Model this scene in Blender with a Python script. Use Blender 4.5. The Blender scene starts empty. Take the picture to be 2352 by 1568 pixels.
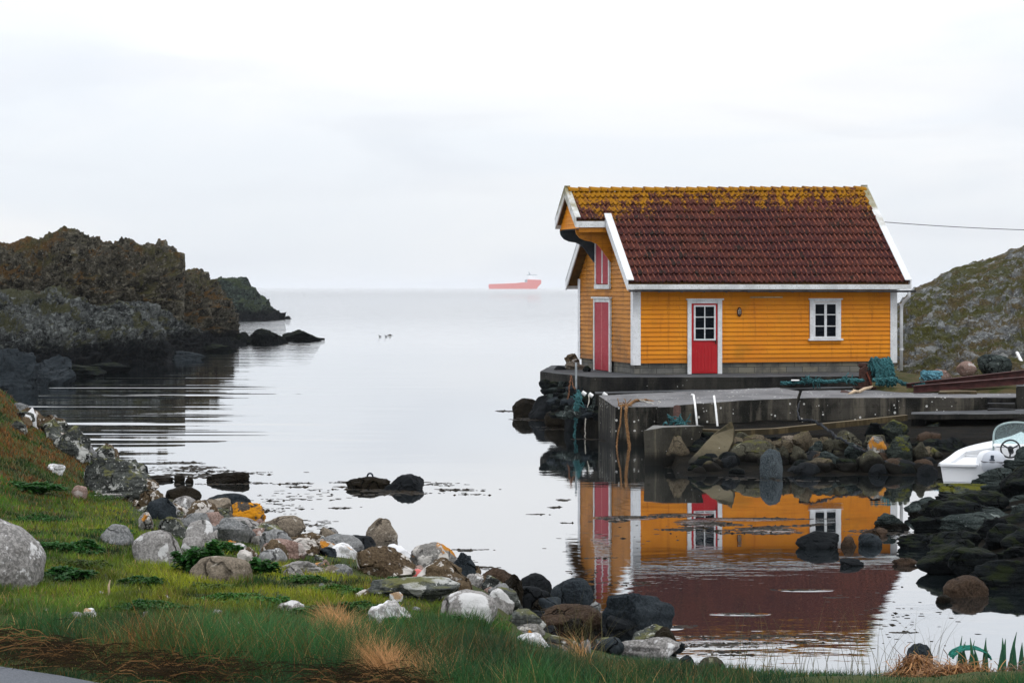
# Yellow boathouse on a rocky Norwegian cove, built from code only.
HAZE=7.0e-5
GRASS_N=210000
SKY0=(.865,.885,.915); SKY1=(.895,.905,.925); SKY2=(1.75,1.77,1.8); SKY3=(2.35,2.4,2.5)
SUN_E=.6; WAV=(.004,.0024,.0145,.9); WPOW=.43
import bpy, bmesh, math, random
import numpy as np
from mathutils import Vector, Matrix
R=math.radians
rng=np.random.default_rng(7); random.seed(7)
S=bpy.context.scene; COL=S.collection
F=5004.0; CX=1176.0; HY=660.0; H=4.0      # camera: focal length in reference units, level at 4 m above the water

def W(px,py,Y): return ((px-CX)/F*Y, Y, H-(py-HY)/F*Y)
def WX(px,Y): return (px-CX)/F*Y
def YW(py,z=0.0): return (H-z)*F/(py-HY)

# ------------------------------------------------------------------ tags
def tag(o,label=None,cat=None,group=None,kind=None):
    if label: o['label']=label
    if cat: o['category']=cat
    if group: o['group']=group
    if kind: o['kind']=kind
    return o
def empty(name,loc,rz=0.0,label=None,cat=None,group=None):
    o=bpy.data.objects.new(name,None); COL.objects.link(o); o.location=loc; o.rotation_euler=(0,0,rz)
    o.empty_display_size=0.2
    return tag(o,label,cat,group)
def mesh_obj(name,verts,faces,mat,parent=None,smooth=False,loc=None):
    me=bpy.data.meshes.new(name)
    if isinstance(verts,np.ndarray):
        fl=np.asarray(faces,dtype=np.int32); n=len(fl); k=fl.shape[1]
        me.vertices.add(len(verts)); me.vertices.foreach_set('co',verts.astype(np.float32).ravel())
        me.loops.add(n*k); me.loops.foreach_set('vertex_index',fl.ravel())
        me.polygons.add(n); me.polygons.foreach_set('loop_start',np.arange(0,n*k,k,dtype=np.int32))
        me.update(calc_edges=True); me.validate()
    else:
        me.from_pydata(verts,[],faces); me.update()
    if mat: me.materials.append(mat)
    if smooth: me.polygons.foreach_set('use_smooth',np.ones(len(me.polygons),dtype=bool))
    o=bpy.data.objects.new(name,me); COL.objects.link(o)
    if parent: o.parent=parent
    if loc is not None: o.location=loc
    return o
class MB:
    def __init__(s): s.v=[]; s.f=[]
    def add(s,v,f):
        n=len(s.v); s.v+= [tuple(p) for p in v]; s.f+=[tuple(i+n for i in q) for q in f]; return s
    def box(s,x0,x1,y0,y1,z0,z1):
        return s.add([(x0,y0,z0),(x1,y0,z0),(x1,y1,z0),(x0,y1,z0),(x0,y0,z1),(x1,y0,z1),(x1,y1,z1),(x0,y1,z1)],
          [(0,3,2,1),(4,5,6,7),(0,1,5,4),(1,2,6,5),(2,3,7,6),(3,0,4,7)])
    def hexa(s,bot,top):
        n=len(bot); f=[tuple(range(n))[::-1],tuple(range(n,2*n))]
        f+=[(i,(i+1)%n,n+(i+1)%n,n+i) for i in range(n)]
        return s.add(list(bot)+list(top),f)
    def extr(s,poly,d):          # polygon of 3d points swept by vector d
        return s.hexa(poly,[tuple(a+b for a,b in zip(p,d)) for p in poly])
    def tube(s,pts,r,n=8,caps=True):
        pts=[Vector(p) for p in pts]; rr=r if isinstance(r,(list,tuple)) else [r]*len(pts)
        up=Vector((0,0,1)); base=len(s.v); prev=None
        for i,p in enumerate(pts):
            t=(pts[min(i+1,len(pts)-1)]-pts[max(i-1,0)]).normalized()
            a=t.cross(up) if prev is None else prev-t*prev.dot(t)
            if a.length<1e-4: a=t.cross(Vector((1,0,0)))
            a.normalize(); prev=a; b=t.cross(a)
            for k in range(n):
                w=2*math.pi*k/n; s.v.append(tuple(p+(a*math.cos(w)+b*math.sin(w))*rr[i]))
        for i in range(len(pts)-1):
            for k in range(n):
                q=base+i*n+k; q2=base+i*n+(k+1)%n
                s.f.append((q,q2,q2+n,q+n))
        if caps:
            s.f.append(tuple(range(base,base+n))[::-1]); e=base+(len(pts)-1)*n; s.f.append(tuple(range(e,e+n)))
        return s
    def lathe(s,prof,c=(0,0,0),n=20,axis='z'):
        base=len(s.v)
        for r_,h in prof:
            for k in range(n):
                w=2*math.pi*k/n; x,y,z=r_*math.cos(w),r_*math.sin(w),h
                if axis=='y': x,y,z=x,z,y
                if axis=='x': x,y,z=z,x,y
                s.v.append((x+c[0],y+c[1],z+c[2]))
        for i in range(len(prof)-1):
            for k in range(n):
                q=base+i*n+k; q2=base+i*n+(k+1)%n; s.f.append((q,q2,q2+n,q+n))
        s.f.append(tuple(range(base,base+n))[::-1]); e=base+(len(prof)-1)*n; s.f.append(tuple(range(e,e+n)))
        return s
    def build(s,name,mat,parent=None,smooth=False,bevel=0,loc=None):
        o=mesh_obj(name,s.v,s.f,mat,parent,smooth,loc)
        bm=bmesh.new(); bm.from_mesh(o.data); bmesh.ops.recalc_face_normals(bm,faces=bm.faces); bm.to_mesh(o.data); bm.free()
        if bevel:
            m=o.modifiers.new('bevel','BEVEL'); m.width=bevel; m.segments=2; m.limit_method='ANGLE'
        return o

# ------------------------------------------------------------------ noise
def _h(ix,iy,iz,seed):
    h=(ix*np.int64(374761393)+iy*np.int64(668265263)+iz*np.int64(2147483647)*3+seed*np.int64(974634777))&0xFFFFFFFF
    h=((h^(h>>13))*1274126177)&0xFFFFFFFF
    h=((h^(h>>15))*2246822519)&0xFFFFFFFF
    h=h^(h>>16)
    return (h&0xFFFFFF)/float(0x7FFFFF)-1.0
def vnoise(p,seed=0):
    p=np.asarray(p,dtype=np.float64); i=np.floor(p).astype(np.int64); f=p-i
    u=f*f*f*(f*(f*6-15)+10); x,y,z=i[...,0],i[...,1],i[...,2]
    ux,uy,uz=u[...,0],u[...,1],u[...,2]
    def c(a,b,d): return _h(x+a,y+b,z+d,seed)
    x00=c(0,0,0)*(1-ux)+c(1,0,0)*ux; x10=c(0,1,0)*(1-ux)+c(1,1,0)*ux
    x01=c(0,0,1)*(1-ux)+c(1,0,1)*ux; x11=c(0,1,1)*(1-ux)+c(1,1,1)*ux
    return (x00*(1-uy)+x10*uy)*(1-uz)+(x01*(1-uy)+x11*uy)*uz
def fbm(p,oct=4,seed=0,gain=0.5,lac=2.03):
    p=np.asarray(p,dtype=np.float64); a=1.0; s=0; t=0
    for o in range(oct):
        s=s+a*vnoise(p*(lac**o)+o*17.3,seed+o*31); t+=a; a*=gain
    return s/t
def ridged(p,oct=4,seed=0,gain=0.5,lac=2.1):
    p=np.asarray(p,dtype=np.float64); a=1.0; s=0; t=0
    for o in range(oct):
        s=s+a*(1-2*np.abs(vnoise(p*(lac**o)+o*9.1,seed+o*31))); t+=a; a*=gain
    return s/t
def P3(x,y,z=0.0):
    x,y,z=np.broadcast_arrays(x,y,z); return np.stack([x,y,z],-1)

# ------------------------------------------------------------------ shader helpers
class MT:
    def __init__(s,name):
        s.m=bpy.data.materials.new(name); s.m.use_nodes=True; s.nt=s.m.node_tree; s.nt.nodes.clear()
        s.out=s.n('ShaderNodeOutputMaterial'); s.b=s.n('ShaderNodeBsdfPrincipled'); s.l(s.b.outputs[0],s.out.inputs[0])
    def n(s,t,**k):
        x=s.nt.nodes.new(t)
        for a,b in k.items(): setattr(x,a,b)
        return x
    def l(s,a,b): s.nt.links.new(a,b)
    def set(s,sock,v):
        if hasattr(v,'is_output') or isinstance(v,bpy.types.NodeSocket): s.l(v,sock)
        elif isinstance(v,(tuple,list)) and len(v)==3 and sock.type=='RGBA': sock.default_value=(*v,1)
        else: sock.default_value=v
    def coord(s,kind='Object',rand=False,scale=None):
        c=s.n('ShaderNodeTexCoord').outputs[kind]
        if rand:
            oi=s.n('ShaderNodeObjectInfo').outputs['Random']
            mu=s.math('MULTIPLY',oi,83.0)
            v=s.n('ShaderNodeVectorMath',operation='ADD'); s.l(c,v.inputs[0]); s.l(mu,v.inputs[1]); c=v.outputs[0]
        if scale:
            v=s.n('ShaderNodeVectorMath',operation='MULTIPLY'); s.l(c,v.inputs[0]); v.inputs[1].default_value=scale; c=v.outputs[0]
        return c
    def pos(s,scale=None):
        c=s.n('ShaderNodeNewGeometry').outputs['Position']
        if scale:
            v=s.n('ShaderNodeVectorMath',operation='MULTIPLY'); s.l(c,v.inputs[0]); v.inputs[1].default_value=scale; c=v.outputs[0]
        return c
    def math(s,op,a,b=0.0,clamp=False):
        x=s.n('ShaderNodeMath',operation=op,use_clamp=clamp); s.set(x.inputs[0],a); s.set(x.inputs[1],b); return x.outputs[0]
    def sep(s,v):
        x=s.n('ShaderNodeSeparateXYZ'); s.l(v,x.inputs[0]); return x.outputs
    def noise(s,vec,scale,detail=4,rough=0.55,dist=0.0):
        x=s.n('ShaderNodeTexNoise'); s.l(vec,x.inputs['Vector']); x.inputs['Scale'].default_value=scale
        x.inputs['Detail'].default_value=detail; x.inputs['Roughness'].default_value=rough; x.inputs['Distortion'].default_value=dist
        return x.outputs['Fac']
    def voro(s,vec,scale,feature='F1',rnd=1.0):
        x=s.n('ShaderNodeTexVoronoi',feature=feature); s.l(vec,x.inputs['Vector']); x.inputs['Scale'].default_value=scale
        x.inputs['Randomness'].default_value=rnd; return x
    def step(s,v,lo,hi,a=0.0,b=1.0):
        x=s.n('ShaderNodeMapRange',interpolation_type='SMOOTHSTEP'); s.set(x.inputs['Value'],v)
        x.inputs['From Min'].default_value=lo; x.inputs['From Max'].default_value=hi
        x.inputs['To Min'].default_value=a; x.inputs['To Max'].default_value=b; return x.outputs[0]
    def mix(s,f,a,b,mode='MIX'):
        x=s.n('ShaderNodeMix',data_type='RGBA',blend_type=mode); s.set(x.inputs['Factor'],f)
        s.set(x.inputs[6],a); s.set(x.inputs[7],b); return x.outputs[2]
    def bump(s,h,dist=0.01,strength=1.0,normal=None):
        x=s.n('ShaderNodeBump'); s.l(h,x.inputs['Height']); x.inputs['Distance'].default_value=dist; x.inputs['Strength'].default_value=strength
        if normal is not None: s.l(normal,x.inputs['Normal'])
        return x.outputs[0]
    def fin(s,color=None,rough=None,normal=None,**k):
        s.b.inputs['Specular IOR Level'].default_value=.2
        if color is not None: s.set(s.b.inputs['Base Color'],color)
        if rough is not None: s.set(s.b.inputs['Roughness'],rough)
        if normal is not None: s.l(normal,s.b.inputs['Normal'])
        for a,v in k.items(): s.set(s.b.inputs[a.replace('_',' ')],v)
        return s.m

def plain(name,c,rough=0.6,var=0.25,scale=6,metal=0.0,dirt=None,bumpd=0.004):
    t=MT(name); v=t.coord('Object',rand=True)
    n1=t.noise(v,scale,5); n2=t.noise(v,scale*9,3)
    col=t.mix(t.step(n1,.3,.7),tuple(x*(1-var) for x in c),tuple(min(1,x*(1+var*.5)) for x in c))
    if dirt: col=t.mix(t.step(n2,.52,.72,0,.8),col,dirt)
    return t.fin(col,rough,t.bump(n2,bumpd,.5),Metallic=metal)

def rock(name,c1,c2,dark=(.02,.02,.02),spots=None,sp_lo=.58,sp_sc=4.0,orange=None,or_lo=.62,moss=None,moss_lo=.5,
         strata=0.0,rough=.85,wet=None,bd=.03,speck=.5,sc=1.0,coord='Object'):
    """natural stone: two mineral tones, grain, lichen, moss on the upper side, algae in the tide zone (wet = height)"""
    t=MT(name); v=t.coord('Object',rand=True) if coord=='Object' else t.pos()
    big=t.noise(v,1.3*sc,5,.6); mid=t.noise(v,5*sc,5,.65,.4); fine=t.noise(v,38*sc,4,.7)
    col=t.mix(t.step(big,.35,.65),c1,c2)
    col=t.mix(t.step(mid,.48,.75,0,.75),col,dark)
    g=t.step(fine,.3,.7,1-speck,1+speck*.7)
    col=t.mix(1.0,col,g,'MULTIPLY') if False else t.mix(t.step(fine,.42,.62,0,speck),col,tuple(min(1,x*1.9+.002) for x in c2))
    col=t.mix(t.step(t.noise(v,60*sc,3),.55,.7,0,speck),col,dark)
    h=t.math('ADD',t.math('MULTIPLY',mid,1.0),t.math('MULTIPLY',fine,.28))
    if strata:
        vs=t.coord('Object',rand=True,scale=(1.2,1.2,7.0)) if coord=='Object' else t.pos((1.0,1.0,5.0))
        st=t.noise(vs,2.2*sc*strata,5,.6,.7)
        col=t.mix(t.step(st,.45,.62,0,.7),col,dark); col=t.mix(t.step(st,.62,.68,0,.5),col,tuple(min(1,x*1.6) for x in c2))
        h=t.math('ADD',h,t.math('MULTIPLY',st,1.6))
    dv=t.n('ShaderNodeVectorMath',operation='ADD'); nv=t.n('ShaderNodeTexNoise'); t.l(v,nv.inputs['Vector']); nv.inputs['Scale'].default_value=2.2*sc; nv.inputs['Detail'].default_value=4; sc_=t.n('ShaderNodeVectorMath',operation='SCALE'); t.l(nv.outputs['Color'],sc_.inputs[0]); sc_.inputs['Scale'].default_value=.9; t.l(v,dv.inputs[0]); t.l(sc_.outputs[0],dv.inputs[1])
    ck=t.voro(dv.outputs[0],1.5*sc,'DISTANCE_TO_EDGE').outputs['Distance']; ckm=t.math('MULTIPLY',t.step(ck,.0,.035,1,0),t.step(big,.42,.56)); col=t.mix(t.math('MULTIPLY',ckm,.85),col,tuple(x*.5 for x in dark)); h=t.math('SUBTRACT',h,t.math('MULTIPLY',ckm,1.2))
    nz=t.sep(t.n('ShaderNodeNewGeometry').outputs['Normal'])[2]
    if spots:
        n=t.noise(v,sp_sc*sc,6,.6,.3); col=t.mix(t.step(n,sp_lo,sp_lo+.035,0,.92),col,spots)
        n=t.noise(v,sp_sc*4*sc,4,.6,.3); col=t.mix(t.step(n,sp_lo+.05,sp_lo+.09,0,.8),col,spots)
    if orange:
        n=t.noise(v,3.1*sc,6,.62,.3); n=t.math('ADD',n,t.math('MULTIPLY',nz,.06)); col=t.mix(t.step(n,or_lo,or_lo+.05,0,.95),col,orange)
    if moss:
        n=t.math('ADD',t.noise(v,4.2*sc,6,.65),t.math('MULTIPLY',nz,.22)); col=t.mix(t.step(n,moss_lo,moss_lo+.18,0,.9),col,moss)
    r=rough
    if wet is not None:
        z=t.sep(t.pos())[2]; zn=t.math('ADD',z,t.math('MULTIPLY',t.math('SUBTRACT',t.noise(t.pos(),2.3,4),.5),wet*1.1))
        w=t.step(zn,wet*.75,wet*1.15,1,0); col=t.mix(w,col,tuple(x*.5 for x in (.016,.015,.013)))
        r=t.step(w,0,1,rough,.75)
    t.fin(col,r,t.bump(h,bd,1.0)); t.b.inputs['Specular IOR Level'].default_value=.02
    return t.m
# ------------------------------------------------------------------ camera, sky, sun
cam=bpy.data.cameras.new('camera'); co=bpy.data.objects.new('camera',cam); COL.objects.link(co)
cam.sensor_width=23.5; cam.lens=50.0; cam.clip_end=80000; cam.clip_start=.1
co.location=(0,0,H); co.rotation_euler=(R(90),0,0); cam.shift_y=-(784-HY)/2352.0
S.camera=co
S.view_settings.view_transform='Standard'; S.view_settings.look='None'; S.view_settings.exposure=0; S.view_settings.gamma=1
S.cycles.use_denoising=True; S.cycles.max_bounces=8; S.cycles.glossy_bounces=4; S.cycles.transparent_max_bounces=12
S.cycles.volume_bounces=1
SUNV=Vector((.45,-.72,.95)).normalized()
wd=bpy.data.worlds.new('World'); S.world=wd; wd.use_nodes=True; nt=wd.node_tree; nt.nodes.clear()
def wn(t,**k):
    x=nt.nodes.new(t)
    for a,b in k.items(): setattr(x,a,b)
    return x
wo=wn('ShaderNodeOutputWorld'); bg=wn('ShaderNodeBackground'); bg.inputs['Strength'].default_value=.1
sky=wn('ShaderNodeTexSky',sky_type='NISHITA'); sky.sun_disc=False
sky.sun_elevation=math.asin(SUNV.z); sky.sun_rotation=math.atan2(SUNV.x,SUNV.y)
tc=wn('ShaderNodeTexCoord'); sp=wn('ShaderNodeSeparateXYZ'); nt.links.new(tc.outputs['Generated'],sp.inputs[0])
# overcast layer: luminance rises from the horizon to the zenith (CIE overcast sky), soft stratus structure
ramp=wn('ShaderNodeValToRGB'); cr=ramp.color_ramp
for p_,c_ in ((0.0,SKY0),(0.075,SKY1),(0.13,(.955,.965,.98)),(0.22,SKY2),(1.0,SKY3)):
    e=cr.elements[0] if p_==0 else (cr.elements[1] if p_==1 else cr.elements.new(p_)); e.position=p_; e.color=(*[x/3 for x in c_],1)
nt.links.new(sp.outputs[2],ramp.inputs[0])
mp=wn('ShaderNodeVectorMath',operation='MULTIPLY'); nt.links.new(tc.outputs['Generated'],mp.inputs[0]); mp.inputs[1].default_value=(1,1,4.5)
def wnoise(sc,det,off=0):
    x=wn('ShaderNodeTexNoise'); nt.links.new(mp.outputs[0],x.inputs['Vector']); x.inputs['Scale'].default_value=sc; x.inputs['Detail'].default_value=det
    x.inputs['Roughness'].default_value=.5; x.inputs['Distortion'].default_value=.6; return x.outputs['Fac']
def wmap(v,a,b,c,d):
    x=wn('ShaderNodeMapRange',interpolation_type='SMOOTHSTEP'); nt.links.new(v,x.inputs[0])
    for i,q in enumerate((a,b,c,d)): x.inputs[i+1].default_value=q
    return x.outputs[0]
def wmix(f,a,b,mode='MIX'):
    x=wn('ShaderNodeMix',data_type='RGBA',blend_type=mode)
    for sck,v in ((x.inputs['Factor'],f),(x.inputs[6],a),(x.inputs[7],b)):
        if isinstance(v,bpy.types.NodeSocket): nt.links.new(v,sck)
        else: sck.default_value=v if not isinstance(v,tuple) else (*v,1)
    return x.outputs[2]
cl=wmix(wmap(wnoise(3.2,6),.38,.64,0,1),(.935,.960,.985),(1.035,1.025,1.01))
cl2=wmix(wmap(wnoise(7.5,7),.46,.72,0,1),(1.0,1.0,1.0),(.945,.945,.955))
over=wmix(1.0,wmix(1.0,ramp.outputs[0],cl,'MULTIPLY'),cl2,'MULTIPLY')
sc10=wn('ShaderNodeVectorMath',operation='SCALE'); nt.links.new(over,sc10.inputs[0]); sc10.inputs['Scale'].default_value=30.0
nt.links.new(wmix(.96,sky.outputs[0],sc10.outputs[0]),bg.inputs['Color']); nt.links.new(bg.outputs[0],wo.inputs[0])
sl=bpy.data.lights.new('sun','SUN'); sl.energy=SUN_E; sl.angle=R(20); sl.color=(1,.96,.9); so=bpy.data.objects.new('sun',sl); COL.objects.link(so)
so.rotation_euler=(-SUNV).to_track_quat('-Z','Y').to_euler(); so.location=(20,-30,40)

# ------------------------------------------------------------------ water
def water():
    t=MT('sea water')
    p=t.pos(); xyz=t.sep(p); y=xyz[1]
    # wavelets: calm cove close by, ruffled open sea beyond
    far=t.step(y,90,330,0,1)
    vs=t.pos((.55,1.0,1.0)); w1=t.noise(vs,.5,2,.45); w2=t.noise(vs,3.2,3,.5); wd=t.noise(t.pos((.05,.6,1)),.35,3,.5); w3=t.math('ADD',t.math('SINE',t.math('ADD',t.math('MULTIPLY',y,1.15),t.math('MULTIPLY',wd,17.0))),t.math('MULTIPLY',t.math('SINE',t.math('ADD',t.math('MULTIPLY',y,2.9),t.math('MULTIPLY',wd,31.0))),.30))
    patch=t.step(t.noise(p,.055,2),.42,.62,.12,1)
    swell=t.math('MULTIPLY',t.math('MULTIPLY',t.step(xyz[0],-13,-1,1,0),t.step(y,44,56,0,1)),t.math('MULTIPLY',t.step(y,80,105,1,.25),t.step(t.noise(t.pos((.5,1,1)),.11,3,.6),.36,.60,.25,1.15)))       # wake-like swell entering along the left shore
    near=t.math('ADD',t.math('MULTIPLY',w1,WAV[0]),t.math('MULTIPLY',t.math('MULTIPLY',w2,patch),WAV[1]))
    near=t.math('ADD',near,t.math('MULTIPLY',t.math('MULTIPLY',w3,swell),WAV[2]))
    fa=t.math('MULTIPLY',t.math('ADD',t.noise(t.pos((.5,1,1)),.12,5,.6),t.math('MULTIPLY',t.noise(t.pos((.5,1,1)),.9,3,.6),.4)),WAV[3])
    raft=0.0
    for (cx_,cy_,rx_,ry_,am) in ((1610,1200,75,10,1),(1765,1216,85,11,1),(1440,1189,95,6,.8),(1720,1192,140,5,.7),(1560,1182,90,5,.7),(1660,1478,190,14,.8),(1540,1440,40,8,.7),(2080,1232,50,12,.9),(1700,1410,90,4,.6),(1850,1355,80,4,.6)):
        Yc=YW(cy_); dx_=t.math('DIVIDE',t.math('SUBTRACT',xyz[0],WX(cx_,Yc)),rx_/F*Yc); dy_=t.math('DIVIDE',t.math('SUBTRACT',y,Yc),ry_*Yc*Yc/(H*F))
        msk=t.step(t.math('ADD',t.math('ADD',t.math('MULTIPLY',dx_,dx_),t.math('MULTIPLY',dy_,dy_)),t.math('MULTIPLY',w1,.9)),.55,1.25,am,0); raft=t.math('MAXIMUM',raft,msk)
    near=t.math('ADD',near,t.math('MULTIPLY',t.math('MULTIPLY',t.noise(t.pos((.6,1,1)),9,3,.6),raft),.016))
    h=t.math('ADD',near,t.math('MULTIPLY',fa,far))
    nrm=t.bump(h,1.0,1.0)
    fr=t.n('ShaderNodeFresnel'); fr.inputs['IOR'].default_value=1.34; t.l(nrm,fr.inputs['Normal'])
    refl=t.math('MULTIPLY',t.math('POWER',fr.outputs[0],WPOW),t.step(y,200,2500,1,.955))
    gl=t.n('ShaderNodeBsdfGlossy'); t.l(t.step(y,150,2500,.02,.11),gl.inputs['Roughness']); gl.inputs['Color'].default_value=(.985,.99,1,1); t.l(nrm,gl.inputs['Normal'])
    df=t.n('ShaderNodeBsdfDiffuse'); df.inputs['Color'].default_value=(.006,.009,.010,1)
    mx=t.n('ShaderNodeMixShader'); t.l(refl,mx.inputs[0]); t.l(df.outputs[0],mx.inputs[1]); t.l(gl.outputs[0],mx.inputs[2]); t.l(mx.outputs[0],t.out.inputs[0])
    t.nt.nodes.remove(t.b)
    return t.m
xs=[-40000,-200,200,40000]; ys=[-300,5,400,45000]
v=[(x,y,0.0) for y in ys for x in xs]; f=[(j*4+i,j*4+i+1,j*4+i+5,j*4+i+4) for j in range(3) for i in range(3)]
tag(mesh_obj('water',v,f,water()),kind='structure')
# ------------------------------------------------------------------ paints and building materials
def paint_boards(name,c,c2,worn,wlo,grain=(1,1,1)):
    t=MT(name); v=t.coord('Object',rand=False); g=t.coord('Object',scale=grain)
    a=t.noise(v,.9,4,.6); b=t.noise(g,6,5,.65); s=t.noise(g,40,3)
    xyz=t.sep(v)
    # every board took the paint a little differently
    bd=t.n('ShaderNodeTexWhiteNoise',noise_dimensions='1D'); t.l(t.math('FLOOR',t.math('DIVIDE',xyz[2],BOARD)),bd.inputs['W'])
    col=t.mix(t.step(a,.3,.7),c,c2); col=t.mix(t.math('MULTIPLY',bd.outputs['Value'],.28),col,c2)
    col=t.mix(t.step(b,wlo,wlo+.2,0,.75),col,worn)
    col=t.mix(t.step(s,.6,.75,0,.3),col,worn)
    if name.startswith('ochre'):
        cb=t.n('ShaderNodeCombineXYZ'); t.l(t.math('ADD',xyz[0],t.math('MULTIPLY',xyz[1],1.0)),cb.inputs[0]); t.l(t.math('SUBTRACT',xyz[2],.30),cb.inputs[1])
        br=t.n('ShaderNodeTexBrick'); t.l(cb.outputs[0],br.inputs['Vector']); br.inputs['Scale'].default_value=1; br.inputs['Brick Width'].default_value=2.7; br.inputs['Row Height'].default_value=BOARD
        br.inputs['Mortar Size'].default_value=.005; br.inputs['Mortar Smooth'].default_value=.2; col=t.mix(t.math('MULTIPLY',br.outputs['Fac'],.55),col,tuple(x*.35 for x in worn))
        st=t.noise(t.coord('Object',scale=(.9,.9,.8)),1.1,4,.6); col=t.mix(t.step(st,.52,.72,0,.6),col,tuple(x*k for x,k in zip(c2,(.62,.80,1.5))))
        rn=t.noise(t.coord('Object',scale=(5,5,.5)),1.6,4,.6); col=t.mix(t.step(rn,.54,.74,0,.6),col,worn)
        low=t.step(t.math('ADD',xyz[2],t.math('MULTIPLY',a,.5)),.50,.85,.55,0); col=t.mix(low,col,worn)
    return t.fin(col,.55,t.bump(t.math('ADD',b,t.math('MULTIPLY',s,.3)),.004,.6))
BOARD=.1285
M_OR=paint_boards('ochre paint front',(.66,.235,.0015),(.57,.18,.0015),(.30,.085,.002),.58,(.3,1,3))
M_ORG=paint_boards('ochre paint shaded gable',(.47,.18,.008),(.34,.12,.006),(.12,.040,.006),.52,(1,.3,3))  # gable shade mixed into the paint: darker copy of the front, plus wear
M_WH=plain('white paint',(.64,.65,.665),.5,.15,3,dirt=(.42,.42,.40))
M_WHD=plain('white paint weathered',(.58,.59,.59),.6,.2,3,dirt=(.30,.30,.27))
M_RED=paint_boards('red paint',(.42,.012,.018),(.36,.010,.016),(.52,.20,.09),.60,(9,9,.6))
M_REDG=paint_boards('faded red paint',(.36,.035,.05),(.29,.025,.038),(.40,.09,.09),.6,(9,9,.6))
M_GL=plain('dark glass',(.003,.005,.008),.05,.1); M_GL.node_tree.nodes['Principled BSDF'].inputs['Specular IOR Level'].default_value=.05
M_BK=plain('dark painted wood',(.035,.045,.052),.6,.3)
M_LAMP=plain('rusty brown lamp',(.09,.04,.02),.6,.5,30)
M_LG=plain('milky lamp glass',(.6,.6,.55),.2,.2,30)
M_GUT=plain('dark gutter',(.07,.07,.075),.5,.4)
M_RAIN=plain('pale grey downpipe',(.62,.63,.65),.45,.15)
M_IRON=plain('rusty iron',(.05,.022,.016),.75,.5,14)
def m_verge():
    t=MT('white verge board with green algae'); v=t.coord('Object'); z=t.sep(v)[2]
    n=t.math('ADD',t.math('MULTIPLY',t.noise(v,2.2,4),.5),t.math('MULTIPLY',z,.16))
    col=t.mix(t.step(n,.92,1.14),(.60,.61,.62),(.20,.18,.10)); col=t.mix(t.step(t.noise(v,22,4),.55,.7,0,.5),col,(.38,.37,.33))
    return t.fin(col,.65,t.bump(t.noise(v,30,3),.004,.5))
M_VERGE=m_verge()
def m_tiles():
    t=MT('old clay roof tiles'); v=t.coord('Object'); xyz=t.sep(v); z=xyz[2]
    row=t.math('FLOOR',t.math('DIVIDE',xyz[1],.2579)); colm=t.math('FLOOR',t.math('DIVIDE',xyz[0],.1575))
    cmb=t.n('ShaderNodeCombineXYZ'); t.l(row,cmb.inputs[0]); t.l(colm,cmb.inputs[1])
    wn_=t.n('ShaderNodeTexWhiteNoise',noise_dimensions='2D'); t.l(cmb.outputs[0],wn_.inputs['Vector'])
    col=t.mix(wn_.outputs['Value'],(.037,.0115,.0095),(.070,.021,.016))
    big=t.noise(v,.8,4); col=t.mix(t.step(big,.42,.62,0,.75),col,(.030,.009,.012))
    n1=t.noise(v,9,6,.7); n2=t.noise(v,3.0,6,.7); n3=t.noise(v,34,4,.7)
    col=t.mix(t.step(n3,.54,.70,0,.75),col,(.20,.060,.032))
    col=t.mix(t.step(n2,.53,.63,0,.9),col,(.014,.011,.009))                      # black moss
    col=t.mix(t.step(t.voro(v,11).outputs['Distance'],.05,.09,.55,0),col,(.26,.19,.15))
    fx=t.math('FRACT',t.math('DIVIDE',xyz[0],.1575)); crest=t.math('MULTIPLY',t.step(fx,.30,.42),t.step(fx,.62,.50)); col=t.mix(t.math('MULTIPLY',crest,t.step(n1,.40,.62,.10,.75)),col,(.26,.085,.05))  # highlight along each tile roll, painted in as a lighter stripe
    # yellow lichen grows under the ridge and thins out down the slope, more so at the left end
    edge=t.math('ADD',t.math('MULTIPLY',n1,1.7),t.math('MULTIPLY',n2,.6)); edge=t.math('SUBTRACT',edge,t.math('MULTIPLY',t.math('SUBTRACT',wn_.outputs['Value'],.5),.35))
    hz=t.math('ADD',z,t.math('MULTIPLY',t.step(xyz[0],-.3,2.2,1,0),.35))
    l=t.math('ADD',t.math('MULTIPLY',t.math('SUBTRACT',hz,ROOFTOP-.36),1.25),t.math('MULTIPLY',t.math('SUBTRACT',edge,1.15),2.1))
    lich=t.step(l,.0,.60)
    col=t.mix(lich,col,t.mix(t.step(n3,.35,.65),(.21,.088,.003),(.36,.165,.005)))
    col=t.mix(t.math('MULTIPLY',lich,t.step(n3,.58,.68,0,.7)),col,(.14,.05,.01))
    t.fin(col,.78,t.bump(t.math('ADD',n1,n3),.014,.9)); t.b.inputs['Specular IOR Level'].default_value=.1
    return t.m
def m_plinth():
    t=MT('concrete block plinth'); v=t.coord('Object'); xyz=t.sep(v)
    cb=t.n('ShaderNodeCombineXYZ'); t.l(t.math('ADD',xyz[0],xyz[1]),cb.inputs[0]); t.l(xyz[2],cb.inputs[1])
    br=t.n('ShaderNodeTexBrick'); t.l(cb.outputs[0],br.inputs['Vector']); br.inputs['Scale'].default_value=1
    br.inputs['Brick Width'].default_value=.5; br.inputs['Row Height'].default_value=.165; br.inputs['Mortar Size'].default_value=.008
    br.inputs['Color1'].default_value=(.135,.135,.125,1); br.inputs['Color2'].default_value=(.20,.18,.13,1); br.inputs['Mortar'].default_value=(.025,.025,.025,1)
    n=t.noise(v,3,6,.65); col=t.mix(t.step(n,.4,.7,0,.8),br.outputs['Color'],(.06,.06,.06))
    return t.fin(col,.9,t.bump(t.noise(v,30,4),.01,.7))

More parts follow.
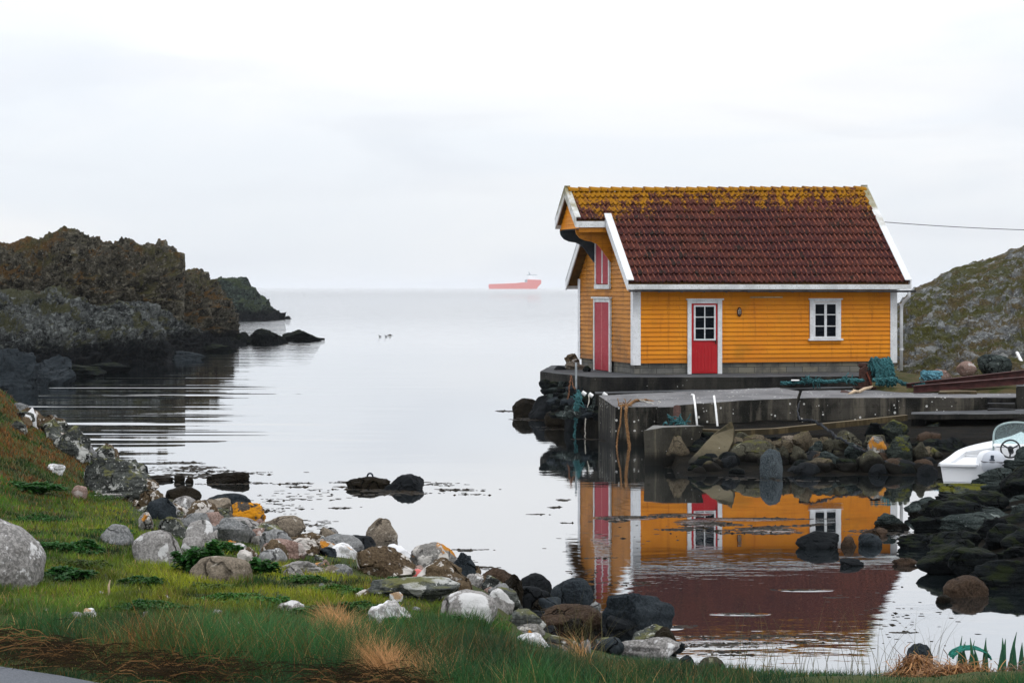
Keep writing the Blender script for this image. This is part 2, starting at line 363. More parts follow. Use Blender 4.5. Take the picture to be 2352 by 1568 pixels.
# ------------------------------------------------------------------ the boathouse
ZB=1.52; HX,HYY=3.497,62.5; PH=R(14.74); HL=8.126; HW=5.49; OV=.30; OE=.35
RZ=6.80-ZB; EZ=4.03-ZB; KS=(RZ-EZ)/(HW/2+OE)
ROOFTOP=RZ+.1
house=empty('boathouse',(HX,HYY,ZB),PH,'ochre yellow boathouse with red tiled roof and white trim on a stone quay','boathouse')
cs,sn=math.cos(PH),math.sin(PH)
def fs(px):   # pixel column -> distance along the front wall
    k=(px-CX)/F; return (k*HYY-HX)/(cs-k*sn)
def fz(px,py):
    Y=HYY+fs(px)*sn; return H-(py-HY)/F*Y-ZB
def gy(px):   # pixel column -> depth along the gable wall
    k=(px-CX)/F; return (HX-k*HYY)/(sn+k*cs)
def gz(px,py):
    Y=HYY+gy(px)*cs; return H-(py-HY)/F*Y-ZB
def roofz(y): return EZ+KS*(min(y,HW-y)+OE)
SID=.30                                            # underside of the cladding
WT=roofz(0)-.06
b=MB(); b.box(.05,HL-.05,.05,HW-.05,-.10,SID+.05); b.build('plinth',m_plinth(),house)
# cladding: lapped boards, each tilted out at its foot
def lap_front(x0,x1,z0,z1,y,out):
    b=MB(); n=int(math.ceil((z1-z0)/BOARD))
    for i in range(n):
        a=z0+i*BOARD; c=min(a+BOARD,z1); s_=out
        b.add([(x0,y-s_*.036,a),(x1,y-s_*.036,a),(x1,y-s_*.006,c),(x0,y-s_*.006,c),(x0,y+s_*.05,a),(x1,y+s_*.05,a),(x1,y+s_*.05,c),(x0,y+s_*.05,c)],
              [(0,1,2,3),(0,4,5,1),(3,2,6,7),(0,3,7,4),(1,5,6,2),(4,7,6,5)])
    return b
b=lap_front(.03,HL-.03,SID,WT,0,1); b.build('front_wall',M_OR,house)
b=lap_front(.03,HL-.03,SID,WT,HW,-1); b.build('back_wall',M_OR,house)
def lap_gable(x,out,mat,name):
    b=MB(); z=SID
    while z<RZ-.1:
        c=min(z+BOARD,RZ-.09)
        def ext(zz):
            if zz<=WT: return (.0,HW)
            yy=(zz-EZ)/KS-OE+.1; return (yy,HW-yy)
        y0,y1=ext(z); y2,y3=ext(c)
        if y3-y2<.05: break
        b.add([(x+out*.036,y0,z),(x+out*.036,y1,z),(x+out*.006,y3,c),(x+out*.006,y2,c),(x-out*.05,y0,z),(x-out*.05,y1,z),(x-out*.05,y3,c),(x-out*.05,y2,c)],
              [(0,1,2,3),(0,4,5,1),(3,2,6,7),(0,3,7,4),(1,5,6,2),(4,7,6,5)]); z=c
    return b.build(name,mat,house)
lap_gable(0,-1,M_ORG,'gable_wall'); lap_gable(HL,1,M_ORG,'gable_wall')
# corner boards
CB=.19
for (x0,x1,y0,y1) in ((-.045,CB,-.045,-.03),(-.045,-.03,-.03,CB*.9),(HL-CB*.9,HL+.045,-.045,-.03),(HL+.03,HL+.045,-.03,CB),
                      (-.045,-.03,HW-CB,HW+.045),(-.03,CB,HW+.03,HW+.045)):
    MB().box(x0,x1,y0,y1,SID-.05,WT-.02).build('corner_board',M_WH,house)
# roof
def tiles(x0,x1,y_lo,y_hi,side,name):
    """pantile sheet between two heights of one slope; side=+1 front, -1 back"""
    T=.1575; NR=12; run=HW/2+OE
    nx=int((x1-x0)/T*10)+1; X=np.linspace(x0,x1,nx)
    rows=[]; s0=y_lo+OE; s1=y_hi+OE; step=run/NR
    ys=[]; zs=[]; lift=[]
    for k in range(NR):
        a=k*step; c=(k+1)*step
        if c<=s0+1e-6 or a>=s1-1e-6: continue
        for dy,lf in ((.075,.016),(.075,.052),(-.022,.058),(-.022,.090),(.004,.092)):      # open gap under each lip
            ys.append(a+dy); lift.append(lf)
        for q in (.30,.62,.92):
            ys.append(a+(c-a)*q); lift.append(.088*(1-q)+.016)
    ys=np.array(ys); lift=np.array(lift)
    ph=(X/T)%1.0
    prof=np.where(ph<.50,(ph/.50)**1.5,np.where(ph<.66,.5+.5*np.cos((ph-.50)/.16*np.pi),0))*.070
    rowid=np.arange(len(ys))//8
    jit=vnoise(P3(np.floor(X/T)[None,:]*3.7,rowid[:,None]*5.3,0.5))*.018
    Z=EZ+KS*ys[:,None]+.07+lift[:,None]+prof[None,:]+jit+ .018*fbm(P3(X[None,:]*.7,ys[:,None]*.7,0),2)
    Y=np.repeat((ys-OE)[:,None],nx,1); XX=np.repeat(X[None,:],len(ys),0)+ (rowid[:,None]%2)*.0
    if side<0: Y=HW-Y
    v=np.stack([XX,Y,Z],-1).reshape(-1,3); m=len(ys)
    i=np.arange(m-1)[:,None]*nx+np.arange(nx-1)[None,:]; i=i.ravel()
    fc=np.stack([i,i+1,i+nx+1,i+nx],-1) if side>0 else np.stack([i,i+nx,i+nx+1,i+1],-1)
    return mesh_obj(name,v,fc,M_TILE,house,smooth=False)
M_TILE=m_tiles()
YH=-OE+8/12*(HW/2+OE); XH=-1.23
for sd in (1,-1):
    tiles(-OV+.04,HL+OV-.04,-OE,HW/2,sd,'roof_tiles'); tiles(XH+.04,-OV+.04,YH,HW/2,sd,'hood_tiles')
M_DECK=plain('roof underside boards',(.11,.055,.012),.8,.4,4)
def deck(x0,x1,y0,name):
    b=MB(); z0=roofz(y0); d=.055
    b.extr([(x0,y0,z0),(x0,HW/2,RZ),(x0,HW-y0,z0),(x0,HW-y0,z0+d),(x0,HW/2,RZ+d),(x0,y0,z0+d)],(x1-x0,0,0)); return b.build(name,M_DECK,house)
deck(-OV+.02,HL+OV-.02,-OE+.02,'roof_deck'); deck(XH+.02,-OV+.02,YH+.01,'hood_deck')
# ridge tiles, overlapping half rounds
nr=28; x=XH+.06; dx=(HL+OV-.05-x)/nr
rb=MB()
for k in range(nr):
    a=x+k*dx; r0=.105; pr=[]
    for q in range(9):
        w=math.pi*q/8; pr.append((math.cos(w)*r0*1.15,math.sin(w)*r0))
    j=random.uniform(-.008,.008); s0,s1=1.0,1.28
    v=[(a-.015,HW/2+p[0]*s1,RZ+.075+p[1]*s1+j+.006) for p in pr]+[(a+dx+.02,HW/2+p[0]*s0,RZ+.07+p[1]*s0+j) for p in pr]
    v+= [(a-.015,HW/2,RZ+.02)]
    f=[(i,i+1,i+10,i+9) for i in range(8)]+[tuple(range(9))]
    rb.add(v[:18],f)
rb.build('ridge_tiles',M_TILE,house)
# verge boards: outer face board plus a cap lying on the tile edge
def verge(x,out,y0,y1,back=False,cap=.17,name='verge_board'):
    b=MB()
    def m(y): return HW-y if back else y
    z0,z1=roofz(y0),roofz(y1); dy=y1-y0
    P=[(x,m(y0),z0-.06),(x,m(y1),z1-.06),(x,m(y1),z1+.225),(x,m(y0),z0+.225)]
    b.extr(P,(out*.035,0,0))
    Q=[(x+out*.045,m(y0),z0+.227),(x+out*.045,m(y1),z1+.227),(x-out*cap,m(y1),z1+.227),(x-out*cap,m(y0),z0+.227)]
    b.extr(Q,(0,0,.028))
    return b.build(name,M_VERGE,house)
verge(-OV,-1,-OE-.06,YH+.06); verge(HL+OV,1,-OE-.06,HW/2+.04)
verge(-OV,-1,-OE-.06,YH,True); verge(HL+OV,1,-OE-.06,HW/2-.01,True)
verge(XH,-1,YH-.05,HW/2+.05,cap=.13); verge(XH,-1,YH-.05,HW/2-.01,True,cap=.13)
# eaves: fascia, gutter, downpipe
MB().box(-OV-.02,HL+OV-.0,-OE-.075,-OE-.045,EZ-.085,EZ+.055).build('fascia',M_WHD,house)
MB().box(-OV-.02,HL+OV,HW+OE+.045,HW+OE+.075,EZ-.085,EZ+.055).build('fascia',M_WHD,house)
g=MB()
for k in range(8):
    pass
pts=[(math.cos(math.pi+math.pi*q/8)*.062,math.sin(math.pi+math.pi*q/8)*.062) for q in range(9)]
pin=[(p[0]*.86,p[1]*.86) for p in pts][::-1]
prof=[(-OV,-OE-.138+p[0],EZ-.095+p[1]) for p in pts+pin]
g.extr(prof,(HL+2*OV+.12,0,-.02)); g.build('gutter',M_GUT,house)
for k in range(13): MB().box(k*.68-.1,k*.68-.075,-OE-.208,-OE-.06,EZ-.175,EZ-.15).build('gutter_bracket',M_GUT,house)
MB().box(.0,HL,-OE+.04,-.06,EZ-.10,EZ-.075).build('soffit',M_DECK,house)
xr=HL+.16
dp=MB().tube([(xr+.06,-OE-.13,EZ-.08),(xr+.06,-OE-.13,EZ-.30),(xr+.03,-.22,EZ-.44),(xr-.0,-.10,EZ-.56),(xr,-.085,EZ-.75),(xr,-.085,.02)],.048,10)
dpo=dp.build('downpipe',M_RAIN,house,True)
for z in (1.95,.62): MB().lathe([(.06,z),(.06,z+.05)],(xr,-.085,0),10).build('pipe_clip',M_RAIN,house)
# hood: cladding triangle, fascia, soffit, two curved brackets
zs=roofz(YH)-.13
hb=MB(); xq=XH+.14; z=zs; 
while z<RZ-.12:
    c=min(z+BOARD,RZ-.1); e=lambda zz:(max(YH,(zz-EZ)/KS-OE+.06))
    hb.add([(xq-.022,e(z),z),(xq-.022,HW-e(z),z),(xq-.004,HW-e(c),c),(xq-.004,e(c),c),(xq+.03,e(z),z),(xq+.03,HW-e(z),z),(xq+.03,HW-e(c),c),(xq+.03,e(c),c)],
           [(0,1,2,3),(0,4,5,1),(3,2,6,7),(0,3,7,4),(1,5,6,2),(4,7,6,5)]); z=c
hb.build('hood_gable',M_OR,house)
MB().box(XH+.16,-.03,YH+.02,HW-YH-.02,zs-.03,zs).build('hood_soffit',M_BK,house)
for sd in (0,1):
    y=YH-.035 if sd==0 else HW-YH+.01
    MB().box(XH-.01,-OV-.045,y-.01,y+.025,zs+.02,zs+.20).build('hood_fascia',M_WHD,house)
    y=YH+.01 if sd==0 else HW-YH-.04
    MB().box(XH+.1,-.03,y,y+.03,zs-.12,zs+.018).build('hood_side_board',M_ORG,house)
prof=[(-.03,zs-.03),(-1.15,zs-.03),(-1.12,zs-.17),(-1.02,zs-.29),(-.86,zs-.36),(-.66,zs-.39),(-.5,zs-.46),(-.36,zs-.60),(-.22,zs-.80),(-.10,zs-.96),(-.03,zs-1.02)]
for yy,mm in ((2.02,M_ORG),(3.68,M_BK)):
    MB().extr([(p[0],yy,p[1]) for p in prof],(0,.05,0)).build('hood_bracket',mm,house)
MB().tube([(-.62,2.78,zs-.03),(-.62,2.78,zs-.14)],.02,6).build('hoist_hook',M_IRON,house)
# front door
def front_panel(x0,x1,z0,z1,y0,y1,name,mat,parent=house): return MB().box(x0,x1,y0,y1,z0,z1).build(name,mat,parent,bevel=.006)
dx0,dx1=fs(1586.5),fs(1646.5); dz0,dz1=.0,fz(1616,697); fo0,fo1=fs(1577.5),fs(1656.5)
door=front_panel(dx0,dx1,dz0,dz1,-.055,-.025,'front_door',M_RED)
df=MB(); df.box(fo0,dx0-.003,-.085,-.028,-.02,dz1+.1); df.box(dx1+.003,fo1,-.085,-.028,-.02,dz1+.1); df.box(dx0-.003,dx1+.003,-.083,-.028,dz1+.003,dz1+.098)
df.box(fo0-.04,fo1+.04,-.125,-.03,dz1+.1,dz1+.145); df.build('door_frame',M_WH,house,bevel=.005)
wx0,wx1=fs(1593),fs(1640); wz0,wz1=fz(1616,780),fz(1616,702)
def glazed(x0,x1,z0,z1,cols,rows,y,parent,fr=.045,post=0.0):
    MB().box(x0,x1,y-.004,y+.004,z0,z1).build('pane',M_GL,parent)
    b=MB(); b.box(x0-fr*.4,x0+fr*.6,y-.03,y+.006,z0-fr*.4,z1+fr*.4); b.box(x1-fr*.6,x1+fr*.4,y-.03,y+.006,z0-fr*.4,z1+fr*.4)
    b.box(x0+fr*.6,x1-fr*.6,y-.029,y+.006,z0-fr*.4,z0+fr*.6); b.box(x0+fr*.6,x1-fr*.6,y-.029,y+.006,z1-fr*.6,z1+fr*.4)
    for k in range(1,cols):
        xm=x0+(x1-x0)*k/cols; w=post/2 if post else .014; b.box(xm-w,xm+w,y-.027,y+.006,z0+fr*.6,z1-fr*.6)
    for k in range(1,rows):
        zm=z0+(z1-z0)*k/rows; b.box(x0+fr*.6,x1-fr*.6,y-.024,y+.006,zm-.013,zm+.013)
    return b.build('glazing_bars',M_WH,parent)
glazed(wx0,wx1,wz0,wz1,2,3,-.062,door)
pl=MB()
for k in range(6):
    a=dx0+.085+(dx1-dx0-.17)*k/6; pl.box(a+.004,a+(dx1-dx0-.17)/6-.004,-.063,-.05,.05,wz0-.13)
pl.build('door_boards',M_RED,door)
hd=MB().tube([(dx1-.05,-.055,.93),(dx1-.05,-.11,.93),(dx1-.15,-.11,.93)],.014,6); hd.box(dx1-.07,dx1-.03,-.062,-.05,.84,.99); hd.build('door_handle',M_IRON,door)
# front window
x0,x1=fs(1868),fs(1920); z0,z1=fz(1894,775),fz(1894,696)
wf=MB(); o0,o1=fs(1858.5),fs(1929.5)
wf.box(o0,x0-.01,-.075,-.028,z0-.03,z1+.03); wf.box(x1+.01,o1,-.075,-.028,z0-.03,z1+.03); wf.box(o0,o1,-.077,-.028,z1+.03,z1+.10)
wf.box(o0-.04,o1+.04,-.12,-.028,z1+.10,z1+.14)
win=wf.build('window',M_WH,house,bevel=.004)
MB().box(o0-.05,o1+.05,-.13,-.028,z0-.085,z0-.03).build('window_sill',M_WH,win,bevel=.004)
MB().box(o0+.0,o1-.0,-.06,-.028,z0-.17,z0-.087).build('window_apron',M_OR,win,bevel=.003)
glazed(x0,x1,z0,z1,2,3,-.05,win,fr=.055,post=.075)
# bulkhead lamp and the white batten under the eaves
lx,lz=fs(1697),fz(1697,716)
lb=MB().lathe([(.085,-.03),(.085,-.05),(.07,-.06)],(0,0,0),16,'y')
lamp=mesh_obj('bulkhead_lamp',[(v[0]*.85+lx,v[1],v[2]*1.65+lz) for v in lb.v],lb.f,M_LAMP,house)
gb=MB().lathe([(.06,-.06),(.055,-.09),(.035,-.115),(.01,-.125)],(0,0,0),14,'y')
mesh_obj('lamp_glass',[(v[0]*.85+lx,v[1],v[2]*1.65+lz) for v in gb.v],gb.f,M_LG,lamp,True)
cg=MB()
for q in (-.03,0.0,.03): cg.tube([(lx+q,-.06,lz-.12),(lx+q,-.128,lz-.05),(lx+q,-.128,lz+.05),(lx+q,-.06,lz+.12)],.007,5)
for q in (-.06,0,.06): cg.tube([(lx-.06,-.07,lz+q),(lx-.02,-.135,lz+q),(lx+.02,-.135,lz+q),(lx+.06,-.07,lz+q)],.007,5)
cg.build('lamp_cage',M_LAMP,lamp)
MB().box(fs(1722),fs(1796),-.065,-.028,fz(1760,684),fz(1760,681)).build('batten',plain('pale batten',(.42,.32,.17),.7),house)
# gable double door and loft hatch (boards, frame)
def gable_door(y0,y1,z0,z1,fr,name,leaves=True,cap=False,mid=.02):
    root=MB().box(-.062,-.026,y0,y1,z0,z1).build(name,M_REDG,house)
    f=MB(); f.box(-.085,-.026,y0-fr,y0-.003,z0-.02,z1+fr); f.box(-.085,-.026,y1+.003,y1+fr,z0-.02,z1+fr); f.box(-.083,-.026,y0-.003,y1+.003,z1+.003,z1+fr)
    if cap: f.box(-.14,-.026,y0-fr-.06,y1+fr+.06,z1+fr,z1+fr+.05)
    f.build('door_frame',M_WHD,root)
    g=MB(); n=12
    for k in range(n):
        a=y0+(y1-y0)*k/n; c=y0+(y1-y0)*(k+1)/n; g.box(-.070,-.055,a+.006,c-.006,z0+.01,z1-.01)
    g.build('door_boards',M_REDG,root)
    if mid: MB().box(-.076,-.058,(y0+y1)/2-mid,(y0+y1)/2+mid,z0+.01,z1-.01).build('centre_strip',M_WHD if mid>.03 else plain('pink strip',(.45,.16,.15)),root)
    return root
ya,yb=gy(1404),gy(1371)
gable_door(ya,yb,.0,gz(1388,694),.11,'gable_door',cap=True,mid=.018)
ha,hbq=gy(1402.5),gy(1374)
hz0=gz(1388,652)
ht=gable_door(ha,hbq,hz0,zs-.16,.10,'loft_hatch',mid=.05)
MB().box(-.095,-.026,ha-.13,hbq+.13,hz0-.15,hz0-.021).build('hatch_sill',M_WHD,ht)
# concrete threshold in front of the doors
# the old ridge climbs a little towards the right gable
for o in [c for c in COL.objects if c.parent==house and c.type=='MESH']:
    co_=np.empty(len(o.data.vertices)*3); o.data.vertices.foreach_get('co',co_); co_=co_.reshape(-1,3); k=np.clip((co_[:,2]-EZ)/(RZ-EZ),0,1.1); co_[:,2]+=k*.0130*co_[:,0]; o.data.vertices.foreach_set('co',co_.ravel()); o.data.update()
# overhead line leaving the right verge
p0=house.matrix_basis@Vector((HL+OV+.06,1.35,roofz(1.35)+.05))
a=Vector(W(2030,510,66.2)); e=Vector(W(2560,531,70)); ps=[]
for k in range(25):
    q=k/24; p=a.lerp(e,q); p.z-=.30*q*(1-q); ps.append(p)
tag(MB().tube(ps,.011,5).build('overhead_cable',plain('black cable',(.03,.03,.035))),'thin dark cable running from the roof edge across the sky to the right','cable')
# ------------------------------------------------------------------ rock types
K_GREY=rock('grey granite',(.095,.098,.10),(.15,.15,.148),(.040,.042,.042),spots=(.42,.42,.41),sp_lo=.62,sp_sc=3.2,bd=.02)
K_PALE=rock('pale lichen granite',(.125,.12,.115),(.20,.19,.182),(.055,.05,.045),spots=(.47,.465,.46),sp_lo=.585,sp_sc=3.5,bd=.02)
K_WHITE=rock('white quartz lichen rock',(.36,.36,.36),(.26,.25,.24),(.10,.09,.08),spots=(.62,.62,.63),sp_lo=.47,sp_sc=3,orange=(.34,.22,.12),or_lo=.60,bd=.025)
K_TAN=rock('tan boulder stone',(.085,.070,.054),(.135,.112,.086),(.030,.025,.020),spots=(.28,.25,.21),sp_lo=.60,bd=.02)
K_PINK=rock('pinkish granite',(.13,.080,.066),(.19,.135,.115),(.055,.036,.030),spots=(.36,.32,.30),sp_lo=.60,bd=.02)
K_BRLI=rock('brown rock with pale lichen',(.045,.031,.019),(.075,.055,.034),(.014,.010,.008),spots=(.46,.43,.40),sp_lo=.55,sp_sc=3.0,bd=.04)
K_LICH=rock('dark rock with crusty lichen',(.035,.039,.037),(.072,.076,.070),(.011,.012,.012),spots=(.36,.36,.34),sp_lo=.56,sp_sc=4.5,moss=(.10,.10,.04),moss_lo=.62,strata=.7,bd=.035)
K_ORAN=rock('rock crusted with orange lichen',(.05,.042,.035),(.08,.07,.06),(.02,.017,.015),orange=(.50,.21,.012),or_lo=.46,bd=.03)
K_OLIC=rock('grey rock with orange lichen',(.085,.082,.075),(.145,.138,.128),(.034,.032,.030),spots=(.40,.38,.35),sp_lo=.57,orange=(.36,.15,.018),or_lo=.60,bd=.03)
K_DARK=rock('dark wet stone',(.0055,.0066,.0076),(.0125,.014,.0155),(.002,.0023,.0026),rough=.6,bd=.03,speck=.3)
K_DBLU=rock('blue grey wet stone',(.0085,.0115,.014),(.022,.027,.031),(.003,.004,.005),rough=.6,bd=.03,speck=.4)
K_DBRN=rock('brown wet stone',(.021,.0135,.009),(.042,.028,.019),(.006,.005,.004),rough=.6,bd=.03,speck=.5)
K_WEED=rock('stone covered in dark seaweed',(.006,.005,.004),(.014,.011,.007),(.003,.003,.003),rough=.55,bd=.08)
K_MOSS=rock('mossy quay stone',(.026,.025,.018),(.050,.047,.034),(.006,.006,.005),spots=(.20,.20,.14),sp_lo=.64,moss=(.075,.072,.016),moss_lo=.665,wet=.34,bd=.035)
K_QTAN=rock('tan quay stone',(.042,.034,.023),(.082,.067,.046),(.011,.010,.007),moss=(.06,.055,.015),moss_lo=.68,wet=.30,bd=.03)
K_QGRY=rock('blue grey upright stone',(.026,.033,.037),(.055,.064,.069),(.010,.013,.015),bd=.03)
K_SCHI=rock('layered green grey schist',(.016,.022,.021),(.046,.056,.053),(.004,.006,.0065),spots=(.16,.18,.17),sp_lo=.64,sp_sc=5,strata=1.0,wet=.10,bd=.05)
K_SCHM=rock('layered schist with moss',(.018,.023,.020),(.046,.054,.047),(.005,.006,.006),strata=1.0,moss=(.085,.085,.010),moss_lo=.60,wet=.10,bd=.05)
K_SCHD=rock('dark layered schist',(.0026,.0034,.0038),(.0085,.0105,.0115),(.0012,.0015,.0018),strata=.9,moss=(.011,.015,.005),moss_lo=.62,rough=.65,bd=.05)

# ------------------------------------------------------------------ rock bodies
_ico={}
def ico(n):
    if n not in _ico:
        bm=bmesh.new(); bmesh.ops.create_icosphere(bm,subdivisions=n,radius=1)
        v=np.array([p.co[:] for p in bm.verts]); f=np.array([[q.index for q in p.verts] for p in bm.faces]); bm.free(); _ico[n]=(v,f)
    return _ico[n]
def rock_body(w,d,h,seed,kind='round',sub=4,bury=.35):
    """unit body scaled to a bounding box w x d x h above its resting plane; kind round / angular / slab / weed"""
    v,f=ico(sub); r=np.random.default_rng(seed); p=v.copy()
    so=r.uniform(-50,50,3)
    npl={'smooth':3,'round':7,'angular':16,'slab':11,'weed':5}[kind]
    lo,hi={'smooth':(.78,.98),'round':(.60,.97),'angular':(.5,.86),'slab':(.42,.85),'weed':(.55,.95)}[kind]
    rad=np.ones(len(p)); soft={'smooth':.12,'round':.055,'angular':.012,'slab':.022,'weed':.1}[kind]
    for k in range(npl):
        n=r.normal(size=3); n[2]*=.8; n/=np.linalg.norm(n); q=r.uniform(lo,hi); dt=v@n
        lim=np.where(dt>.05,q/np.maximum(dt,.05),9); 
        rad=rad-np.maximum(0,(rad-lim)) if soft<.02 else -soft*np.log(np.exp(-rad/soft)+np.exp(-np.minimum(lim,3)/soft))
    p=v*rad[:,None]
    am={'smooth':.10,'round':.17,'angular':.20,'slab':.18,'weed':.25}[kind]
    p=p*(1+am*fbm(v*1.5+so,3,seed))[:,None]
    fa={'smooth':.022,'round':.045,'angular':.075,'slab':.07,'weed':.14}[kind]
    p=p*(1+fa*ridged(v*4.0+so,4,seed+5))[:,None]
    if kind=='slab':
        lay=vnoise(P3(v[:,0]*1.1+so[0],v[:,1]*1.1,p[:,2]*7+so[2]),seed+9); p=p*(1+.085*lay)[:,None]
    if kind=='angular':
        p=p*(1+.03*vnoise(v*9+so,seed+3))[:,None]
    a=r.uniform(0,6.28) ; c,s_=math.cos(a),math.sin(a)
    p[:,:2]=p[:,:2]@np.array([[c,s_],[-s_,c]])
    mn,mx=p.min(0),p.max(0)
    vis=p[p[:,2]>mn[2]+(mx[2]-mn[2])*bury]; n2,x2=vis.min(0),vis.max(0)
    p[:,0]=(p[:,0]-(n2[0]+x2[0])/2)*w/(x2[0]-n2[0]); p[:,1]=(p[:,1]-(n2[1]+x2[1])/2)*d/(x2[1]-n2[1])
    zz=mn[2]+(mx[2]-mn[2])*bury; p[:,2]=(p[:,2]-zz)*h/(mx[2]-zz)
    return p,f
STONES=[]; _seed=[100]
def stone(px0,px1,py0,py1,mat,label,mode='g',kind='round',cat='boulder',name='boulder',group=None,dep=.8,tilt=0,sub=None,bury=.35,seed=None,lean=0):
    _seed[0]+=1; sd=seed or _seed[0]; pc=(px0+px1)/2
    if mode=='g': Y=march(pc,py1,ground_z)
    elif mode=='s': Y=march(pc,py1,shore_z)
    elif mode=='w': Y=YW(py1)
    else: Y=float(mode)
    w=(px1-px0)/F*Y; d=w*dep
    ang=(((py0+py1)/2)-HY)/F
    h=max((py1-py0)/F*Y-d*.28*ang,.04)*1.02
    X,_,z=W(pc,py1,Y); d=min(d,max(w*.5,h*2.2) if kind!='weed' else d)
    p,f=rock_body(w,d,h,sd,kind,sub or (5 if (px1-px0)>95 else 4),bury)
    if tilt:
        c,s_=math.cos(R(tilt)),math.sin(R(tilt)); x=p[:,0]*c-p[:,2]*s_; zz=p[:,0]*s_+p[:,2]*c; p[:,0]=x; p[:,2]=zz
    o=mesh_obj(name,p,f,mat,smooth=(kind in('round','smooth','weed','slab')),loc=(X,Y+d*.42,z-(.02 if mode!='w' else .0)))
    if kind=='angular':
        o.data.polygons.foreach_set('use_smooth',np.ones(len(f),dtype=bool)); o.data.set_sharp_from_angle(angle=R(32))
    tag(o,label,cat,group); STONES.append((X,Y+d*.42,w*.5,d*.5)); return o
def march(px,py,zf):
    Y=np.linspace(7,95,4400); X=(px-CX)/F*Y; Z=H-(py-HY)/F*Y
    hit=np.where(np.maximum(zf(X,Y),-.02)>=Z)[0]
    return float(Y[hit[0]]) if len(hit) else YW(py)

# ------------------------------------------------------------------ ground of the near bank
_sh=np.array([(-30,72),(-14,58),(-10.8,52),(-8.4,47),(-7.6,45.0),(-7.0,42.0),(-5.86,39.8),(-4.6,37.6),(-3.2,34.4),(-2.1,32.6),(-.7,29.9),(-.2,28.2),(.2,26.2),(.6,24.2),(1.1,23.3),(1.8,22.6),(2.4,22.0),(3.7,21.8),(5.4,22.0),(8,24),(12,27),(30,33)],float)
def ground_z(X,Y):
    X=np.asarray(X,float); Y=np.asarray(Y,float)
    ys=np.interp(X,_sh[:,0],_sh[:,1]); u=(ys-Y)/(ys-9.0)
    z=2.36*u+ .10*np.sin(np.clip(u,0,1)*math.pi)*(X<0)
    z=np.where(u<0,2.6*u,z)
    q=((X+11.2)/2.7)**2+((Y-38)/7.0)**2
    z=z+2.35*np.exp(-q)*np.clip(u*6,0,1)
    q=((X+16)/5)**2+((Y-34)/9)**2
    z=z+1.2*np.exp(-q)
    z=z+(.09*fbm(P3(X*.45,Y*.45,1.7),4,3)+.085*fbm(P3(X*1.5,Y*1.1,4.7),3,8))*np.clip(u*8,0,1)
    # verge and road bed
    e=(Y-9.9)+.8*(X+2.3)                      # >0 : beyond the road edge
    flat=2.27; k=np.clip(e/1.6,0,1); k=k*k*(3-2*k)
    low=np.minimum(z,2.28); z=np.where(e<0,flat-.03,flat*(1-k)+z*k)
    return np.maximum(z,-.9)
def grid_mesh(name,x0,x1,y0,y1,step,zf,mat,keep=None):
    xs=np.arange(x0,x1+step,step); ys=np.arange(y0,y1+step,step); X,Y=np.meshgrid(xs,ys); Z=zf(X,Y)
    nx=len(xs); i=(np.arange(len(ys)-1)[:,None]*nx+np.arange(nx-1)[None,:]).ravel()
    f=np.stack([i,i+1,i+nx+1,i+nx],-1); v=np.stack([X,Y,Z],-1).reshape(-1,3)
    if keep is not None:
        kk=keep(X,Y,Z).ravel(); m=kk[f].any(1); f=f[m]
    return mesh_obj(name,v,f,mat,smooth=True)
def m_ground():
    t=MT('soil moss and trodden grass'); v=t.pos()
    a=t.noise(v,.8,5,.6); b=t.noise(v,7,5,.65); c=t.noise(v,45,3,.7)
    col=t.mix(t.step(a,.35,.65),(.020,.034,.008),(.042,.050,.010)); col=t.mix(t.step(b,.52,.72,0,.8),col,(.038,.026,.012))
    col=t.mix(t.step(c,.52,.7,0,.5),col,(.070,.075,.018))
    z=t.sep(v)[2]; w=t.step(t.math('ADD',z,t.math('MULTIPLY',b,.5)),.35,.75,1,0); col=t.mix(w,col,(.020,.017,.013))
    t.fin(col,.95,t.bump(t.math('ADD',b,t.math('MULTIPLY',c,.4)),.05,.8)); t.b.inputs['Specular IOR Level'].default_value=.15
    return t.m
tag(grid_mesh('ground',-34,14,-30,74,.22,ground_z,m_ground(),lambda X,Y,Z:Z>-.6),kind='structure')
def m_road():
    t=MT('asphalt'); v=t.pos(); n=t.noise(v,140,3,.7); b=t.noise(v,2,4)
    col=t.mix(t.step(n,.3,.7),(.060,.066,.076),(.125,.132,.148)); col=t.mix(t.step(b,.4,.7,0,.5),col,(.075,.08,.09))
    return t.fin(col,.9,t.bump(n,.004,.8))
rv=[]; n=60
for k in range(n+1):
    x=-30+k*60/n; y=9.9-.8*(x+2.3)+.05*math.sin(x*2.3); rv+=[(x,y-.02,2.275),(x-2.5,y-6.5,2.285)]
tag(mesh_obj('road',rv,[(2*i,2*i+1,2*i+3,2*i+2) for i in range(n)],m_road()),kind='structure')

